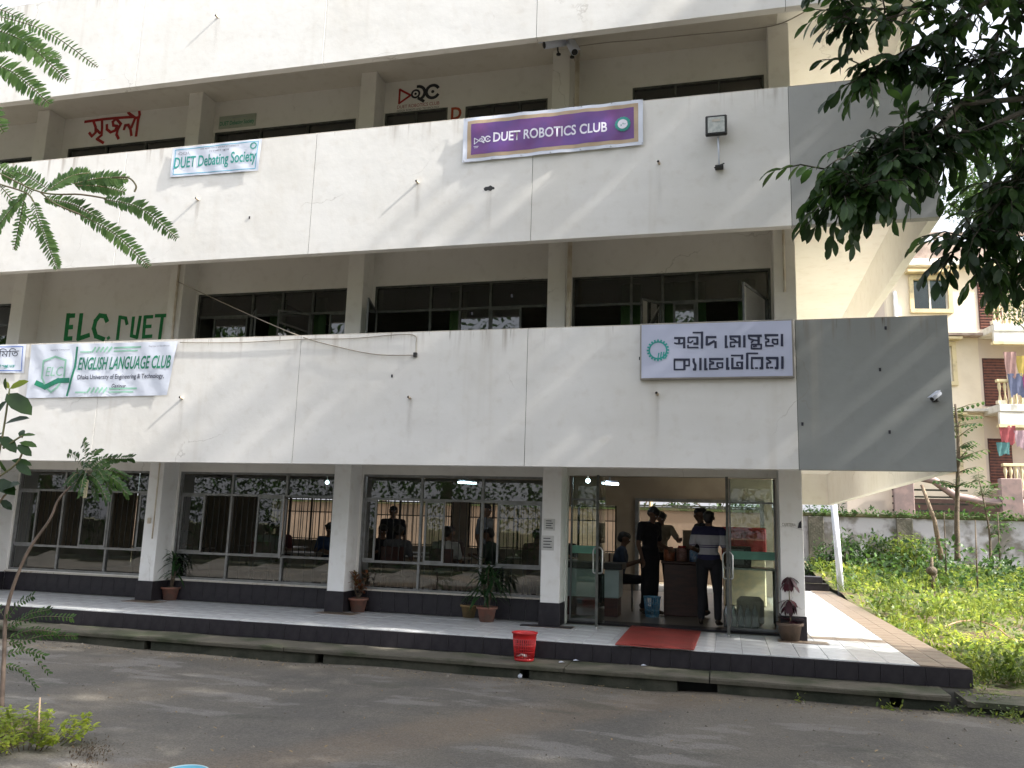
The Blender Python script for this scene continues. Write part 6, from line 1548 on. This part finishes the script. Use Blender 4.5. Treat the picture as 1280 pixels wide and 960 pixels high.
leafs = [(8, 492, 34, 510, .13), (10, 500, -12, 520, .1), (6, 530, 32, 518, .10), (4, 540, -20, 560, .1), (0, 545, 18, 560, .10), (26, 545, 44, 541, .07), (28, 548, 26, 535, .05), (24, 553, 44, 555, .09), (22, 556, 36, 566, .06), (14, 575, 38, 578, .09), (20, 580, 36, 590, .07), (0, 575, 6, 592, .08), (-6, 600, 14, 612, .09), (-5, 605, -20, 625, .08), (0, 615, 18, 600, .07), (10, 630, 13, 632, .05), (2, 625, 12, 634, .07), (-10, 590, -25, 600, .08), (8, 488, 4, 474, .05)]
for a_, b_, c_, d_, l_ in leafs:
    p = at(a_, b_, -6.5); q_ = at(c_, d_, -6.5 + Rb.uniform(-.06, .06)); P.append(p - lt.location); D.append(q_ - p); U.append((Rb.uniform(-.5, .5), -.8, .8)); L_s.append((q_ - p).length * 1.02)
leaf_parts(lt, TPL_leaf, P, D, U, L_s, lm_big)
o = thing('young_shoot', 'yellow green young shoot leaf at the tip of the left sapling', 'leaf', at(12, 486, -6.5))
leaf_parts(o, TPL_leaf, [(0, 0, 0), (0, 0, 0)], [at(34, 473, -6.5) - o.location, at(2, 472, -6.5) - o.location], [(.2, -1, .4)] * 2, [.10, .06], lm_yel)
# leaning neem stem
ns = onz(2, 886, ZR)
YN = ns.y
nt_ = thing('leaning_sapling', 'thin leaning stem with a drooping tuft of neem leaves over the leftmost window', 'sapling', ns)
st = MB(); path = branch_path([ns, at(5, 820, YN), at(9, 760, YN), at(32, 695, YN), at(62, 650, YN), at(75, 622, YN), at(108, 590, YN)], 5)
st.tube([q_ - ns for q_ in path], [.020 - .013 * i / len(path) for i in range(len(path))], 7)
st.build('trunk', M('grey_stem', (.20, .15, .12), (.12, .09, .07), 8, .8), nt_)
P = []; D = []; U = []; L_s = []; tw_ = MB()
def neem(px0, py0, px1, py1, n=12, ll=.075, dy=0):
    a = at(px0, py0, YN); b = at(px1, py1, YN + dy); m = a.lerp(b, .5) + Vector((0, 0, .05)); pp = branch_path([a, m, b], 5); tw_.tube([q_ - ns for q_ in pp], .002, 4)
    for i in range(n):
        u = .15 + .85 * i / (n - 1); f = u * (len(pp) - 1); j = min(int(f), len(pp) - 2); p = pp[j].lerp(pp[j + 1], f - j); d = (pp[j + 1] - pp[j]).normalized(); s_ = d.cross(Vector((0, -1, 0))).normalized()
        for sg in (-1, 1): P.append(p - ns); D.append(d * .7 + s_ * sg * .9 + Vector((0, Rb.uniform(-.4, .4), -.25))); U.append((0, -1, .4)); L_s.append(ll * Rb.uniform(.7, 1.1))
for a_ in ((108, 590, 104, 552, 10), (106, 592, 86, 566, 9), (108, 590, 122, 562, 9), (110, 590, 142, 572, 11), (110, 591, 165, 572, 14), (110, 592, 158, 596, 13), (108, 592, 92, 610, 9), (110, 594, 120, 622, 10), (112, 592, 140, 612, 11), (112, 594, 152, 606, 10), (106, 594, 100, 618, 9), (114, 590, 130, 600, 9), (104, 594, 84, 604, 9), (116, 594, 160, 618, 11), (110, 592, 134, 626, 10)): neem(*a_[:4], n=int(a_[4] * 1.5), ll=.056, dy=Rb.uniform(-.25, .25))
for a_ in ((4, 790, 62, 762, 11), (5, 800, 70, 790, 11), (4, 780, 40, 745, 8), (5, 810, 95, 795, 14), (4, 820, 55, 820, 9), (3, 830, 45, 858, 9), (4, 770, -20, 745, 7), (5, 800, 60, 840, 8), (5, 785, 90, 772, 12)): neem(*a_[:4], n=int(a_[4] * 1.4), ll=.046, dy=Rb.uniform(-.2, .2))
tw_.build('twigs', m_stem, nt_, kind='stuff')
leaf_parts(nt_, TPL_leaf, P, D, U, L_s, lm_mid, limit=300)
pd = MB(); a = at(109, 600, YN); pd.box(a.x - .02 - ns.x, a.x + .02 - ns.x, -.01, .0, a.z - .16 - ns.z, a.z - ns.z, b=.004).build('dry_leaf', M('pale_dry_leaf', (.42, .38, .25), None, 6, .8), nt_)
# bright bush at lower left
c = onz(35, 935, ZR); t = thing('roadside_bush', 'bright yellow green leafy bush in the lower left corner by the road', 'bush', c)
P = []; D = []; U = []; L_s = []; sb = MB()
for k in range(46):
    a_ = Rb.uniform(0, 6.3); r_ = .48 * math.sqrt(Rb.random()); h_ = (.30 - .25 * r_) * Rb.uniform(.6, 1.15); top = Vector((r_ * math.cos(a_) * 1.1 - .1, r_ * math.sin(a_), h_)); b0 = Vector((top.x * .5, top.y * .5, 0)); sb.tube([b0, b0.lerp(top, .5) + Vector((0, 0, .02)), top], [.004, .003, .002], 4)
    for j in range(26):
        u = Rb.uniform(.3, 1.0); p = b0.lerp(top, u); d_ = rdir(1)[0]; d_[2] = d_[2] * .3 + .15; P.append(p + Vector((Rb.gauss(0, .015), Rb.gauss(0, .015), 0))); D.append(d_); U.append((0, -.3, 1)); L_s.append(Rb.uniform(.03, .062))
sb.build('stems', m_stem, t, kind='stuff')
leaf_parts(t, TPL_leaf, P, D, U, L_s, lm_yel, limit=300)
t2 = MB().tube([c + Vector((.08, 0, 0)), c + Vector((.05, 0, .35))], [.010, .006], 6).build('dry_stalk', M('dry_stalk', (.5, .36, .24), None, 5, .8)); tag(t2, 'short dry pinkish stalk standing in the lower left bush', 'stalk')
V, Fc = grid(-9, -4.75, 60, -7.5, -3.2, 50, lambda X, Y: ZR + .03 + .05 * np.sin(X * 3) * np.sin(Y * 4) * .3 - .10 * np.clip((X + 5.3 + .25 * np.sin(Y * 3)) * 2.2, 0, 1) - .10 * np.clip((Y + 4.1 + .2 * np.sin(X * 5)) * 2.2, 0, 1))
link('roadside_verge', npmesh('verge', V, Fc, True), m_soil, kind='structure')
P = []; D = []; U = []; L_s = []
for _ in range(380):
    px = Rb.gauss(112, 16); py = Rb.gauss(938, 9); q_ = onz(px, py, ZR + .015); P.append((q_.x, q_.y, ZR + .014 + abs(Rb.gauss(0, .008)))); D.append(rdir(1)[0]); U.append((0, 0, 1)); L_s.append(Rb.uniform(.008, .03))
tag(link('soil_litter', leaves_mesh('sl', TPL_leaf, P, D, U, L_s), m_soil), 'dark scattered soil crumbs and dead leaves beside the lower left bush', 'soil', kind='stuff')
